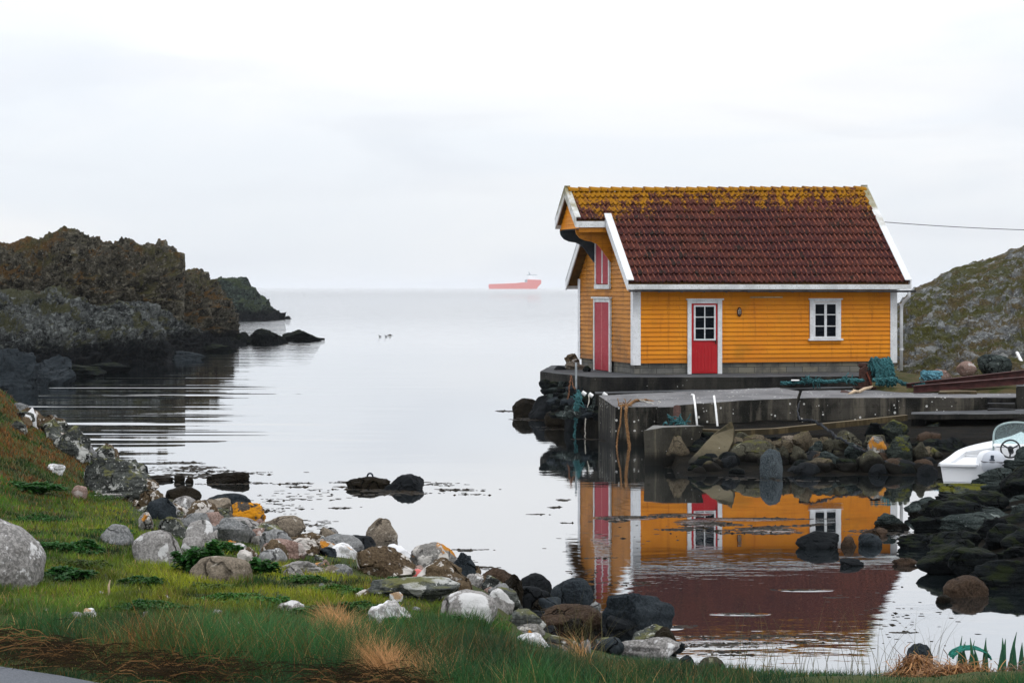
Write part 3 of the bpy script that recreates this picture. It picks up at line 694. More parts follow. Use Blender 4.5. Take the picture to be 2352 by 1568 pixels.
# ------------------------------------------------------------------ bed under the quay and the right bank
_pr=np.array([(8.6,43.5),(8.0,41.5),(6.9,37),(6.2,34.8),(6.1,31),(6.6,29.0),(8,28.2),(14,27),(30,26)])
def shore_z(X,Y):
    X=np.asarray(X,float); Y=np.asarray(Y,float)
    zq=.55*np.clip((Y-46.2)/4.2,-2.5,1.0)-.03; zq=np.where(Y>58.6,.50+(Y-58.6)*.45*np.clip((X-9.4)/1.2,0,1),zq); zq=np.minimum(zq,1.22+np.maximum(0,Y-64)*.02)
    lim=np.interp(Y,[45,51,52,54.5,56,60,66,72],[3.0,3.2,3.2,3.2,2.7,1.6,1.0,.8]); m=np.clip((X-lim)/.5,0,1)
    zq=zq*m-1.2*(1-m)
    left=np.interp(Y,[26.5,28,29,31,34.8,37,41.5,43.5,46],[14,8,6.6,6.1,6.2,6.9,8.0,8.9,9.6]); 
    s=np.clip((X-left)/2.2,-1,1); zr=.42*s-.08+.25*np.clip((X-left-2)/4,0,1.5); zr=np.where((Y<27)|(Y>43),zr-np.maximum(0,np.maximum(27-Y,Y-43))*.8,zr)
    slip=np.clip((X-11.2)/1.5,-1,1)*.7
    z=np.maximum(np.maximum(zq,zr),np.where((Y>42)&(Y<56),slip,-2))
    z=z+.07*fbm(P3(X*1.2,Y*1.2,7.7),4,21)
    return np.maximum(z,-.9)
def m_bed():
    t=MT('dark gravel and rock bed'); v=t.pos(); a=t.noise(v,2,5,.65); b=t.noise(v,14,4,.7)
    z=t.sep(v)[2]
    col=t.mix(t.step(a,.4,.65),(.002,.002,.0018),(.008,.0065,.004)); up=t.step(z,.9,1.2)
    col=t.mix(up,col,t.mix(t.step(a,.42,.6),(.085,.068,.034),(.045,.050,.016))); col=t.mix(t.math('MULTIPLY',t.step(b,.58,.72,0,.6),t.math('ADD',t.math('MULTIPLY',up,.7),.15)),col,(.13,.12,.10))
    t.fin(col,.9,t.bump(t.math('ADD',a,b),.06,.8)); t.b.inputs['Specular IOR Level'].default_value=.04; return t.m
tag(grid_mesh('shore',.4,34,25,78,.25,shore_z,m_bed(),lambda X,Y,Z:Z>-.7),kind='structure')

# ------------------------------------------------------------------ headlands and hill: surfaces between a foot line and a crest line
def cliff(name,st,mat,nu=420,nv=150,a=1.6,b=.75,amp=.5,back=.5,seed=1,fs=.35,tilt=.35,rough=1.0,detail=1.0):
    """st rows: (px, py_foot, Y_foot, py_crest, Y_crest) in reference units"""
    st=np.array(st,float); u=np.linspace(st[0,0],st[-1,0],nu); c=[np.interp(u,st[:,0],st[:,k]) for k in range(1,5)]
    P0=np.stack([(u-CX)/F*c[1],c[1],H-(c[0]-HY)/F*c[1]],-1); P1=np.stack([(u-CX)/F*c[3],c[3],H-(c[2]-HY)/F*c[3]],-1)
    vv=np.concatenate([np.linspace(-.06,1,nv),1+np.linspace(.02,1,max(12,int(nv*.35)))*back])
    V=vv[:,None]; t=np.clip(V,0,1); hf=t**a; vf=1-(1-t)**(1/b) if b<1 else t**b
    hf=np.where(V>1,1+(V-1)*1.3,hf); vf=np.where(V>1,1-(V-1)**1.3*.9,vf); vf=np.where(V<0,V*3,vf)
    Pt=P0[None]+(P1-P0)[None]*np.stack([hf,hf,vf],-1)
    sp_=np.array([1,1,1.0]); q=Pt*fs
    q2=np.stack([q[...,0]+q[...,2]*tilt,q[...,1],q[...,2]*1.6],-1)
    qs=q2*np.array([2.2,1,.6]); st_=q2[...,2]*2.2+q2[...,0]*.8+.8*fbm(q2*.9,2,seed+20); tr=st_-np.floor(st_); tr=np.minimum(tr/.75,(1-tr)/.25)
    d=fbm(q2*.8,3,seed)*1.0+ridged(q2*1.7,3,seed+3)*.55*rough+(tr-.5)*.42*rough+ridged(qs*2.2,4,seed+5)*.50*rough+ridged(q2*6.5,4,seed+7,.6)*.27*detail
    d=(d-d.mean())*(1-.55*np.clip((V-.72)/.28,0,1))-.22
    gu=np.gradient(Pt,axis=1); gv=np.gradient(Pt,axis=0); nr=np.cross(gu,gv); nr/=np.linalg.norm(nr,axis=-1,keepdims=True)+1e-9
    edge=np.clip(np.minimum(np.arange(nu),np.arange(nu)[::-1])/12.0,.15,1)[None,:,None]
    sg=np.where((V>=0)&(V<=1),1,1)
    foot=np.clip(V*4+.35,.15,1)[...,None]
    Pt=Pt+nr*d[...,None]*amp*edge*foot
    m=len(vv); i=(np.arange(m-1)[:,None]*nu+np.arange(nu-1)[None,:]).ravel()
    f=np.stack([i,i+1,i+nu+1,i+nu],-1)
    o=mesh_obj(name,Pt.reshape(-1,3),f,mat,smooth=True); return tag(o,kind='structure')
def headrock(name,c1,c2,dark,grass=None,gr_lo=.5,spots=None,wetz=.9,sc=.25,green=None,pale=None,green_lo=.60):
    t=MT(name); v=t.pos(); big=t.noise(v,.22*sc/.25,5,.6); mid=t.noise(v,1.1*sc/.25,6,.65,.5); fine=t.noise(v,6.5*sc/.25,5,.7)
    col=t.mix(t.step(big,.38,.62),c1,c2); col=t.mix(t.step(mid,.46,.66,0,.85),col,dark); col=t.mix(t.step(fine,.54,.66,0,.6),col,tuple(x*2.2 for x in c2)); col=t.mix(t.step(fine,.46,.34,0,.7),col,dark)
    m2=t.noise(t.pos((1,1,1.5)),2.6,5,.68,.4); col=t.mix(t.step(m2,.53,.66,0,.85),col,tuple(x*2.5 for x in c2)); col=t.mix(t.step(m2,.47,.37,0,.9),col,tuple(x*.6 for x in dark))
    nz=t.sep(t.n('ShaderNodeNewGeometry').outputs['Normal'])[2]
    if grass:
        g=t.math('ADD',t.noise(v,.5*sc/.25,6,.65),t.math('MULTIPLY',nz,.20)); gm=t.step(g,gr_lo,gr_lo+.10,0,.92)
        col=t.mix(gm,col,t.mix(t.step(fine,.38,.62),grass,tuple(x*.45 for x in grass)))
    if green:
        g=t.math('ADD',t.noise(v,.28*sc/.25,5,.6),t.math('MULTIPLY',nz,.16)); col=t.mix(t.step(g,green_lo,green_lo+.11,0,.85),col,t.mix(t.step(fine,.4,.6),green,tuple(x*.5 for x in green)))
    if pale:
        col=t.mix(t.step(t.noise(t.pos((1,1,2.2)),.75*sc/.25,6,.68),.58,.64,0,.85),col,pale)
    if spots:
        col=t.mix(t.step(t.noise(v,9*sc/.25,4,.6),.64,.68,0,.9),col,spots)
    z=t.sep(v)[2]; w=t.step(t.math('ADD',z,t.math('MULTIPLY',t.math('SUBTRACT',mid,.5),wetz*1.6)),wetz*.7,wetz*1.4,1,0)
    col=t.mix(w,col,t.mix(t.step(fine,.5,.7),(.006,.008,.010),(.020,.017,.014)))
    t.fin(col,.85,t.bump(t.math('ADD',t.math('MULTIPLY',mid,2.0),t.math('ADD',fine,t.math('MULTIPLY',t.noise(v,30*sc/.25,4,.7),.35))),.30,1.0)); t.b.inputs['Specular IOR Level'].default_value=.06
    return t.m
M_BROWN=headrock('brown heather covered rock',(.046,.041,.029),(.080,.073,.055),(.007,.007,.006),grass=(.125,.068,.020),gr_lo=.62,spots=(.30,.28,.25),wetz=.9,green=(.080,.074,.028))
M_GREY=headrock('grey green shore rock',(.043,.048,.049),(.110,.118,.113),(.006,.0075,.0085),spots=(.27,.28,.28),wetz=1.25,sc=.35,green=(.080,.080,.034))
M_FAR=headrock('dark green far rock',(.018,.027,.023),(.040,.052,.044),(.006,.009,.010),wetz=1.2,sc=.2,green=(.058,.076,.038))
M_HILL=headrock('hillside rock and moor grass',(.165,.172,.172),(.215,.225,.225),(.095,.098,.096),grass=(.15,.11,.042),gr_lo=.60,green_lo=.60,wetz=.01,sc=.34,green=(.092,.094,.018),pale=(.34,.35,.35),spots=(.34,.34,.34))
cliff('headland',[(-260,816,128,575,138),(0,814,130,553,140),(60,812,131,551,141),(92,811,132,546,142),(130,810,133,528,143),(152,810,133,521,144),(182,809,134,531,144),(215,808,135,546,145),
  (255,807,136,549,146),(286,806,137,541,146),(325,805,138,560,147),(370,803,140,561,148),(405,802,141,571,149),(425,801,142,582,150)],M_BROWN,a=2.2,b=.62,amp=1.05,seed=11,fs=.36)
cliff('headland',[(335,796,147,640,156),(385,795,148,640,157),(405,795,148,622,157),(430,794,149,617,158),(462,793,150,619,159),(482,793,151,632,160),(510,791,153,655,161),(526,789,155,690,162),(538,787,157,730,163),(548,785,160,768,164)],M_BROWN,nu=260,a=2.0,b=.6,amp=.9,seed=12,fs=.4)
cliff('headland',[(-260,900,88,690,116),(0,868,97,668,116),(40,862,99,672,117),(85,858,101,676,118),(120,854,103,668,118),(170,852,104,684,119),(225,846,108,700,120),(290,841,110.6,694,121),(340,838,112,716,122),(370,836,113.5,752,121),(388,834,115,788,119),(396,830,117,822,118)],M_GREY,a=1.5,b=.55,amp=.85,seed=13,fs=.45)
cliff('headland',[(270,828,119,690,124),(330,825,121,695,126),(362,822,123.5,700,128),(398,815,129,722,132),(432,810,133.5,742,136),(470,804,139,760,141),(505,800,143,774,146),(535,797,146,782,149),(566,792,151.5,787,153)],M_GREY,nu=280,nv=110,a=1.4,b=.55,amp=.5,seed=14,fs=.5)
cliff('headland',[(440,738,256,650,262),(480,738,256,640,264),(500,738,256,634,266),(540,738,256,635,268),(557,738,257,640,268),(578,737.5,258,654,268),(600,737,259,676,266),(618,736,262,693,267),(640,735,266,715,270),(655,734,270,728,274),(672,732.5,276,731.5,278)],M_FAR,nu=240,nv=110,a=1.3,b=.6,amp=1.4,seed=15,fs=.2)
cliff('hill',[(1960,872,72,800,88),(2040,876,70,722,90),(2068,877,68,692,91),(2100,878,67,657,92),(2140,879,66,640,93),(2182,880,65,618,94),(2232,881,64,600,95),(2292,881,63,582,96),(2352,882,62,562,97),(2450,884,61,528,99),(2700,890,58,470,102),(3100,900,54,430,106)],M_HILL,nu=620,nv=260,a=1.05,b=.92,amp=.32,seed=16,fs=.55,back=.4,tilt=.9,detail=1.3)
# ------------------------------------------------------------------ concrete
def concrete(name,c1,c2,dark,spots=0.0,streak=.5,tide=None):
    t=MT(name); v=t.pos(); a=t.noise(v,.9,5,.6); b=t.noise(v,6,5,.65); c=t.noise(v,60,3,.7)
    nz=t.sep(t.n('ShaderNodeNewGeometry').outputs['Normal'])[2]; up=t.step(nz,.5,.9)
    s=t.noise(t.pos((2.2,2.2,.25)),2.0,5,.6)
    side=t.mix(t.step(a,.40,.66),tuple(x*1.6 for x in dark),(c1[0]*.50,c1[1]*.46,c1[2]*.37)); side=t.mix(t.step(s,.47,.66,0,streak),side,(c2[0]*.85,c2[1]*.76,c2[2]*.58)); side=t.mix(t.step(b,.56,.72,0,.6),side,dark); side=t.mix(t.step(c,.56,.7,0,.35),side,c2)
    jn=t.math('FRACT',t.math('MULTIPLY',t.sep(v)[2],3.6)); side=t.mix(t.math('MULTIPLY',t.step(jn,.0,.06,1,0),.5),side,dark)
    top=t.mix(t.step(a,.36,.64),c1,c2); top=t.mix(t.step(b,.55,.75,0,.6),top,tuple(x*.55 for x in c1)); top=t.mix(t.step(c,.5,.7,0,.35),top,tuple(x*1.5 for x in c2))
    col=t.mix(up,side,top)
    if spots:
        vo=t.voro(v,8.5); g=t.step(t.noise(v,1.3,3),.42,.58); big=t.n('ShaderNodeTexWhiteNoise',noise_dimensions='3D'); t.l(vo.outputs['Position'],big.inputs['Vector'])
        rad=t.math('MULTIPLY',t.math('MULTIPLY',big.outputs['Value'],g),spots)
        col=t.mix(t.step(t.math('SUBTRACT',vo.outputs['Distance'],rad),-.02,.02,.85,0),col,(.58,.57,.54))
    if tide is not None:
        z=t.math('ADD',t.sep(v)[2],t.math('MULTIPLY',t.math('SUBTRACT',s,.5),.25)); col=t.mix(t.step(z,tide-.1,tide+.15,.93,0),col,(.010,.010,.009))
    t.fin(col,.88,t.bump(t.math('ADD',b,t.math('MULTIPLY',c,.35)),.02,.9)); t.b.inputs['Specular IOR Level'].default_value=.08; return t.m
M_CON=concrete('old quay concrete',(.105,.104,.106),(.165,.163,.166),(.006,.006,.005),spots=.30,streak=.55,tide=.22)
M_COND=concrete('dark upper slab concrete',(.050,.052,.055),(.085,.088,.092),(.0045,.0045,.0045),spots=.12,streak=.25)
M_CONL=concrete('left end concrete',(.11,.11,.108),(.15,.148,.14),(.018,.017,.014),spots=.15,streak=.7,tide=.22)
M_BEAM=concrete('mossy concrete beam',(.085,.068,.042),(.13,.105,.068),(.020,.016,.009),spots=.1,streak=.6)
def slab(name,top,zb,mat,label,cat,cuts=5,amp=.015,parent=None,seed=0,bot=None):
    n=len(top); b=bot or [(x,y,zb) for x,y,z in top]
    bm=bmesh.new(); vb=[bm.verts.new(p) for p in b]; vt=[bm.verts.new(p) for p in top]
    bm.faces.new(vt); bm.faces.new(vb[::-1])
    for i in range(n): bm.faces.new([vb[i],vb[(i+1)%n],vt[(i+1)%n],vt[i]])
    bmesh.ops.recalc_face_normals(bm,faces=bm.faces)
    bmesh.ops.bevel(bm,geom=bm.edges[:],offset=.02,segments=2,affect='EDGES',profile=.6)
    bmesh.ops.triangulate(bm,faces=bm.faces)
    for _ in range(cuts):
        L=[e for e in bm.edges if e.calc_length()>.22]
        if not L: break
        bmesh.ops.subdivide_edges(bm,edges=L,cuts=1); bmesh.ops.triangulate(bm,faces=bm.faces)
    co_=np.array([v.co[:] for v in bm.verts]); d=np.stack([fbm(co_*2.1+k*13.7,4,seed+k) for k in range(3)],-1)*amp
    for v,q in zip(bm.verts,co_+d): v.co=q
    me=bpy.data.meshes.new(name); bm.to_mesh(me); bm.free(); me.materials.append(mat)
    o=bpy.data.objects.new(name,me); COL.objects.link(o)
    if parent: o.parent=parent
    if label: tag(o,label,cat)
    return o
slab('quay_slab',[W(1240,852.5,65.0),W(1355.5,865.5,60.8),(6.5,60.9,1.5),(10.0,61.6,1.5),(10.6,65.4,1.5),(3,70.5,1.5),(1.25,70,1.5)],1.08,M_COND,'upper concrete slab that the yellow boathouse stands on','quay slab',seed=3)
slab('quay_ledge',[(2.3,59.95,1.085),(6.0,60.35,1.15),(10.2,61.0,1.215),(10.0,61.7,1.22),(2.3,61.2,1.10)],.7,M_COND,'low concrete ledge stepping down from the upper slab','quay ledge',seed=4)
A=W(1413.5,934.6,55.0); Bq=W(1512,933.4,55.4); Cq=W(1687,920,56.2); Dq=W(1831,913.8,57.0); bl=W(1374.4,907.7,58.3); br_=W(1440,904.5,59.9); bk=W(1785,889.4,60.2); bk2=W(1836,898,60.0)
slab('quay_block',[A,Bq,Cq,Dq,bk2,bk,br_,bl],-.35,M_CON,'big concrete quay block with a rope over its left end','quay block',seed=5,cuts=6)
Eq=W(1837,913.4,57.05); Gq=W(2540,912,58.6)
slab('quay_block',[Eq,W(2100,912.5,57.9),Gq,W(2520,893,62.5),W(2100,893,61.6),W(1842,897,60.0)],-.1,M_CON,'long concrete quay block on the right beyond the crack','quay block',seed=6,cuts=6)
slab('quay_buttress',[W(1511,934.6,55.1),W(1560,934,55.2),W(1560,931,55.6),W(1511,931,55.6)],-.3,M_CON,'narrow concrete buttress on the face of the big quay block','buttress',cuts=3,seed=8)
slab('landing_slab',[W(2093,950.5,54.6),W(2560,948.5,55.2),(16,57.6,.86),W(2093,946,57.4)],.69,M_COND,'flat concrete landing slab overhanging the rocks behind the white boat','landing',seed=7)
slab('slab_pier',[W(2094,962,54.9),W(2126,964,55.0),W(2126,964,56.4),W(2094,962,56.4)],.05,M_COND,'short pier of stacked stone under the end of the landing slab','pier',cuts=3,amp=.05,seed=9)
slab('gate_post',[W(2334,886,57.5),W(2376,886,57.5),W(2376,884,58.2),W(2334,884,58.2)],.3,M_COND,'square dark concrete post at the right end of the quay','post',cuts=3,seed=10)
for k in range(3):
    y0=57.75-.32*k
    slab('quay_step',[W(2268,913+k*13,y0),W(2332,913+k*13,y0),W(2332,912+k*13,y0+.33),W(2268,912+k*13,y0+.33)],.2,M_COND,['topmost of the dark concrete steps beside the quay post','middle one of the dark concrete steps beside the quay post','lowest of the dark concrete steps beside the quay post'][k],'step',cuts=2,seed=30+k)
# broken pieces in front of the quay
slab('broken_slab',[W(1479,988,48.9),W(1522,981,49.1),W(1616,979,49.4),W(1608,975,50.5),W(1500,977,50.5)],-.2,M_CONL,'low broken concrete footing standing in the water before the quay','broken slab',cuts=4,amp=.03,seed=12,
     bot=[W(1482,1066,48.9)[:2]+(-.3,),W(1524,1066,49.1)[:2]+(-.3,),W(1580,1030,49.6)[:2]+(-.3,),W(1580,975,50.5)[:2]+(-.3,),W(1500,977,50.5)[:2]+(-.3,)])
pl=[(1580,1058,47.6),(1636,998,48.6),(1681,965,49.3),(1686.5,983,49.2),(1684.7,1013,48.6),(1672,1038,48.0),(1631,1066,47.4),(1581,1065,47.5)]
P=[W(*p) for p in pl]
slab('leaning_slab',P,0,concrete('dark mossy plate',(.060,.050,.030),(.095,.080,.050),(.012,.011,.006),spots=.1,streak=.6,tide=.30),'pointed broken concrete plate leaning against the footing','concrete plate',cuts=4,amp=.02,seed=13,bot=[(p[0]+.05,p[1]+.28,p[2]-.10) for p in P])
bm_=[W(1611,986,49.9),W(1690,988,50.1),W(1780,984,50.4),W(1880,974,50.8),W(1980,964,51.2),W(2085,953,51.6)]
up_=[(p[0],p[1]+.28,p[2]+.0) for p in bm_]
m=MB()
for i in range(len(bm_)-1):
    a,b2=bm_[i],bm_[i+1]
    m.hexa([(a[0],a[1],a[2]-.13),(b2[0],b2[1],b2[2]-.13),(b2[0],b2[1]+.28,b2[2]-.13),(a[0],a[1]+.28,a[2]-.13)],[a,b2,up_[i+1],up_[i]])
bo=m.build('fallen_beam',M_BEAM); tag(bo,'long curved concrete beam fallen along the foot of the quay','beam')
bm=bmesh.new(); bm.from_mesh(bo.data); bmesh.ops.remove_doubles(bm,verts=bm.verts,dist=.001); bm.to_mesh(bo.data); bm.free()

# ------------------------------------------------------------------ ropes and quayside gear
def rope_mat(name,c,c2):
    t=MT(name); v=t.coord('Object'); n=t.noise(v,26,4,.7); b=t.noise(v,3,3)
    col=t.mix(t.step(n,.35,.65),c,c2); col=t.mix(t.step(b,.5,.7,0,.6),col,tuple(x*.4 for x in c)); return t.fin(col,.85,t.bump(n,.02,1))
M_TEAL=rope_mat('teal rope fibre',(.010,.050,.055),(.045,.15,.16)); M_BLUE=rope_mat('blue rope fibre',(.02,.09,.13),(.13,.30,.36))
M_OROP=rope_mat('orange brown rope fibre',(.13,.060,.020),(.27,.15,.065)); M_DROP=rope_mat('pale string',(.35,.33,.28),(.55,.52,.46)); M_BROP=rope_mat('dark weedy rope',(.012,.014,.018),(.03,.033,.038))
def spline(pts,n):
    P=[Vector(p) for p in pts]; out=[]
    for i in range(len(P)-1):
        a=P[max(i-1,0)]; b=P[i]; c=P[i+1]; d=P[min(i+2,len(P)-1)]
        for k in range(n):
            t=k/n; out.append(.5*((2*b)+(c-a)*t+(2*a-5*b+4*c-d)*t*t+(3*b-a-3*c+d)*t**3))
    out.append(P[-1]); return out
def rope(mb,pts,r,strands=3,n=14,jit=0.0,tw=9.0):
    c=spline(pts,n)
    if jit: c=[p+Vector((random.uniform(-jit,jit),random.uniform(-jit,jit),random.uniform(-jit*.5,jit))) for p in c]
    L=0; prev=c[0]; an=[]
    for p in c: L+=(p-prev).length; prev=p; an.append(L)
    for s in range(strands):
        q=[]
        for i,p in enumerate(c):
            t=(c[min(i+1,len(c)-1)]-c[max(i-1,0)]).normalized(); a=t.cross(Vector((0,.3,1))).normalized(); b=t.cross(a); w=an[i]*tw+s*2*math.pi/strands
            q.append(p+(a*math.cos(w)+b*math.sin(w))*r*.55)
        mb.tube(q,r*.62,5)
    return mb
def fuzz(mb,c,rad,n,r=.012,L=.3):
    """tangle of loose rope strands"""
    c=Vector(c)
    for _ in range(n):
        d=Vector((random.gauss(0,1),random.gauss(0,1),abs(random.gauss(0,.8)))).normalized(); p=c+Vector((d.x*rad[0],d.y*rad[1],d.z*rad[2]))*random.uniform(.6,1)
        t=d.cross(Vector((random.gauss(0,1),random.gauss(0,1),random.gauss(0,1)))).normalized(); q=[p]
        for k in range(4):
            t=(t+Vector((random.gauss(0,.4),random.gauss(0,.4),random.gauss(0,.4)-.15))).normalized(); q.append(q[-1]+t*L/4)
        mb.tube(q,r,5)
    return mb
# bollard plate with the teal rope heaped over it
bx=WX(1988,60.9); wv=empty('mooring_winch',(bx,60.9,1.2),R(15),'rusty iron mooring bollard plate in front of the boathouse','bollard')
MB().extr([(-.20,0,0),(.20,0,0),(.18,0,.46),(.02,0,.62),(-.17,0,.52)],(0,.06,0)).build('plate',M_IRON,wv,bevel=.01)
MB().box(-.26,.26,-.16,.30,-.03,.03).build('base_plate',M_IRON,wv,bevel=.01)
MB().lathe([(.09,.03),(.085,.55),(.13,.58),(.13,.66),(.02,.70)],(.02,.22,0),14).build('post',M_IRON,wv,True)
MB().tube([(.02,-.04,.43),(.16,-.05,.08)],.022,6).build('lever',plain('rust red lever',(.22,.06,.035),.7,.4),wv)
r=MB(); c0=Vector((bx+.12,61.05,1.2))
for k in range(9):
    x=c0.x+.08+k*.058; rope(r,[(x-.05,61.15,1.55+random.uniform(-.1,.15)),(x-.02,60.99,1.97+random.uniform(-.06,.05)),(x+.06,60.85,1.80),(x+.11,60.82,1.50+random.uniform(-.2,.2)),(x+.12,60.80,1.28)],.055,3,8,.02)
fuzz(r,(bx+.36,61.02,1.66),(.30,.16,.34),46,.018,.22)
tag(r.build('rope_heap',M_TEAL,smooth=True),'shaggy teal rope hung in a heap over the rusty bollard','rope')
r=MB(); rope(r,[W(1795,880,60.9),W(1840,878,60.8),W(1880,875,60.8),W(1900,877,60.7),W(1945,873,60.7),W(1985,874,60.6)],.05,3,16,.02); fuzz(r,W(1862,877,60.8),(.25,.1,.09),26,.016,.2); fuzz(r,W(1948,873,60.7),(.2,.1,.1),20,.016,.2)
tag(r.build('rope',M_TEAL,smooth=True),'teal rope lying along the slab edge left of the bollard','rope')
r=MB(); rope(r,[W(2005,873,60.5),W(2035,872,60.5),W(2052,870,60.5),W(2075,881,60.4),W(2100,885,60.4),W(2122,880,60.4)],.055,3,14,.015); fuzz(r,W(2045,871,60.5),(.2,.1,.06),16,.016,.18)
tag(r.build('rope',M_TEAL,smooth=True),'thick teal rope snaking from the bollard towards the steel beam','rope')
r=MB(); cc=Vector(W(2141,877,60.9))
for k in range(7):
    a=k*.5; rr=.24+.02*(k%3); rope(r,[cc+Vector((math.cos(q)*rr,math.sin(q)*.12+.02*k,.06+.17*abs(math.sin(q*.5+a))+.01*k)) for q in np.linspace(a,a+5.2,9)],.04,3,5,.01)
fuzz(r,cc+Vector((0,0,.08)),(.30,.15,.20),40,.018,.22)
tag(r.build('rope_coil',M_BLUE,smooth=True),'bright blue coil of rope beside the red steel beam','rope')
# steel beams
def ibeam(p,q,hgt=.22,wd=.2,t=.02):
    p,q=Vector(p),Vector(q); d=q-p; b=MB()
    def bar(x0,x1,z0,z1): b.hexa([tuple(p+Vector((0,x0,z0))),tuple(q+Vector((0,x0,z0))),tuple(q+Vector((0,x1,z0))),tuple(p+Vector((0,x1,z0)))],[tuple(p+Vector((0,x0,z1))),tuple(q+Vector((0,x0,z1))),tuple(q+Vector((0,x1,z1))),tuple(p+Vector((0,x1,z1)))])
    bar(-wd/2,wd/2,0,t); bar(-wd/2,wd/2,hgt-t,hgt); bar(-t/2,t/2,t,hgt-t); return b
M_STEEL=plain('rust red steel',(.060,.020,.018),.65,.4,5)
tag(ibeam(W(2082,900,60.3),W(2620,838,62.6),.24).build('steel_beam',M_STEEL),'rust red steel beam behind, rising to the right edge','steel beam')
tag(ibeam(W(2098,902,59.8),W(2620,860,60.9),.20).build('steel_beam',M_STEEL),'rust red steel beam in front, lying on the quay top','steel beam')
# posts, ladder, pipes
ld=empty('ladder',W(1600,978,55.3),0,'pair of thin white ladder rails leaning on the quay face','ladder'); lo=Vector(ld.location)
def rel(px,py,Y): return tuple(Vector(W(px,py,Y))-lo)
M_RAIL=plain('white ladder rail',(.70,.70,.69),.5,.15)
MB().tube([rel(1601.5,980,54.7),rel(1596.5,930,55.2),rel(1593,907,55.5),rel(1589,906,55.8)],.028,8).build('rail',M_RAIL,ld,True)
MB().tube([rel(1648,979,54.9),rel(1643.5,935,55.5),rel(1640,909,55.8)],.028,8).build('rail',M_RAIL,ld,True)
tag(MB().tube([W(1556,978,54.5),W(1555,936,55.0)],.10,10).build('rusty_stub',M_IRON),'short rusty iron pipe stub standing against the quay face','pipe')
r=MB(); fuzz(r,W(1556,976,54.2),(.28,.16,.20),46,.016,.25); tag(r.build('rope_bundle',M_TEAL,smooth=True),'small teal rope bundle tied round the rusty pipe stub','rope')
tag(MB().tube([W(1323.5,893,61.4),W(1323,833,61.6)],.030,8).build('mooring_pole',plain('galvanised pole',(.22,.24,.25),.5),),'thin grey pole standing at the left corner of the upper slab','pole')
for (x,y,Yv,l_) in ((1337,900,60.2,'white pipe end on the slab corner beside the hanging teal rope'),(1353,904,60.0,'small white pipe end between the other two at the quay corner'),(1385,903,59.6,'white pipe end at the back left corner of the big quay block')):
    a=Vector(W(x,y,Yv)); tag(MB().tube([a,a+Vector((.10,-.02,-.07))],.055,10).build('pipe_end',M_RAIL),l_,'pipe')
# orange rope over the block corner
r=MB(); rope(r,[W(1412,929,56.6),W(1422,933,55.6),W(1432,934,55.2),W(1444,932,55.6),W(1456,922,56.4),W(1480,920,56.8),W(1500,924,56.6)],.042,3,12,.02)
rope(r,[W(1428,933,55.2),W(1427,938,54.9),W(1425,970,54.9),W(1419,1000,54.9),W(1416,1030,54.8)],.020,3,14,.006); rope(r,[W(1440,931,55.3),W(1438,940,54.9),W(1438,965,54.9),W(1441,990,54.85),W(1446,1028,54.8)],.038,3,16,.006)
fuzz(r,W(1436,932,55.3),(.22,.3,.06),22,.012,.2)
tag(r.build('mooring_rope',M_OROP,smooth=True),'thick orange brown rope draped over the quay corner down into the water','rope')
r=MB(); rope(r,[W(1470,919,56.6),W(1490,924,56.2),W(1505,929,56.0),W(1518,926,56.2),W(1512,922,56.5)],.02,2,10,.01); tag(r.build('string',M_DROP,smooth=True),'pale loop of string lying on the quay top by the orange rope','string')
r=MB()
for k in range(6): rope(r,[W(1328+k*1.5,896+2*k,59.9),W(1324+k*2,915,59.6),W(1320+k*1.8,935,59.5),W(1321+k,960+6*(k%3),59.4)],.020,2,10,.02)
fuzz(r,W(1326,930,59.3),(.09,.08,.3),14,.012,.3); rope(r,[W(1322,955,59.2),W(1321,970,59.1),W(1320,1000,59.0)],.035,2,8,.03)
tag(r.build('hanging_rope',M_TEAL,smooth=True),'ragged teal rope hanging down the rubble wall left of the quay block','rope')
r=MB(); rope(r,[W(1311,862,60.9),W(1309,880,60.7),W(1306,905,60.6),W(1303,925,60.5)],.02,2,10,.02); rope(r,[W(1312,862,60.9),W(1316,885,60.7),W(1322,893,60.6)],.018,2,10,.01); tag(r.build('rusty_chain',rope_mat('rusty brown line',(.10,.045,.025),(.18,.085,.045)),smooth=True),'rust brown line hanging off the upper slab beside the thin pole','line')
r=MB(); rope(r,[W(1352,906,59.7),W(1353,920,59.5),W(1349,935,59.4)],.014,2,8); rope(r,[W(1345,960,58.8),W(1344,990,58.7),W(1344.5,1016,58.6)],.013,2,8,.01); tag(r.build('string',M_DROP,smooth=True),'thin pale string hanging into the dark gap left of the quay block','string')
r=MB(); rope(r,[W(1838,966,50.2),W(1850,966,50.1),W(1880,972,49.8),W(1925,1005,48.6),W(1980,1035,47.6),W(2030,1060,46.9),W(2065,1072,46.6)],.028,3,14,.03); rope(r,[W(1834,925,56.7),W(1833,950,54.0),W(1838,966,50.4)],.018,3,12,.02)
tag(r.build('weedy_rope',M_BROP,smooth=True),'dark weedy mooring rope slung from the crack down across the stones','rope')
r=MB(); rope(r,[W(1841,960,56.6),W(1844,966,56.5),W(1842,975,56.4)],.015,2,8); tag(r.build('string',M_DROP,smooth=True),'short white string hooked on the quay face beside the crack','string')
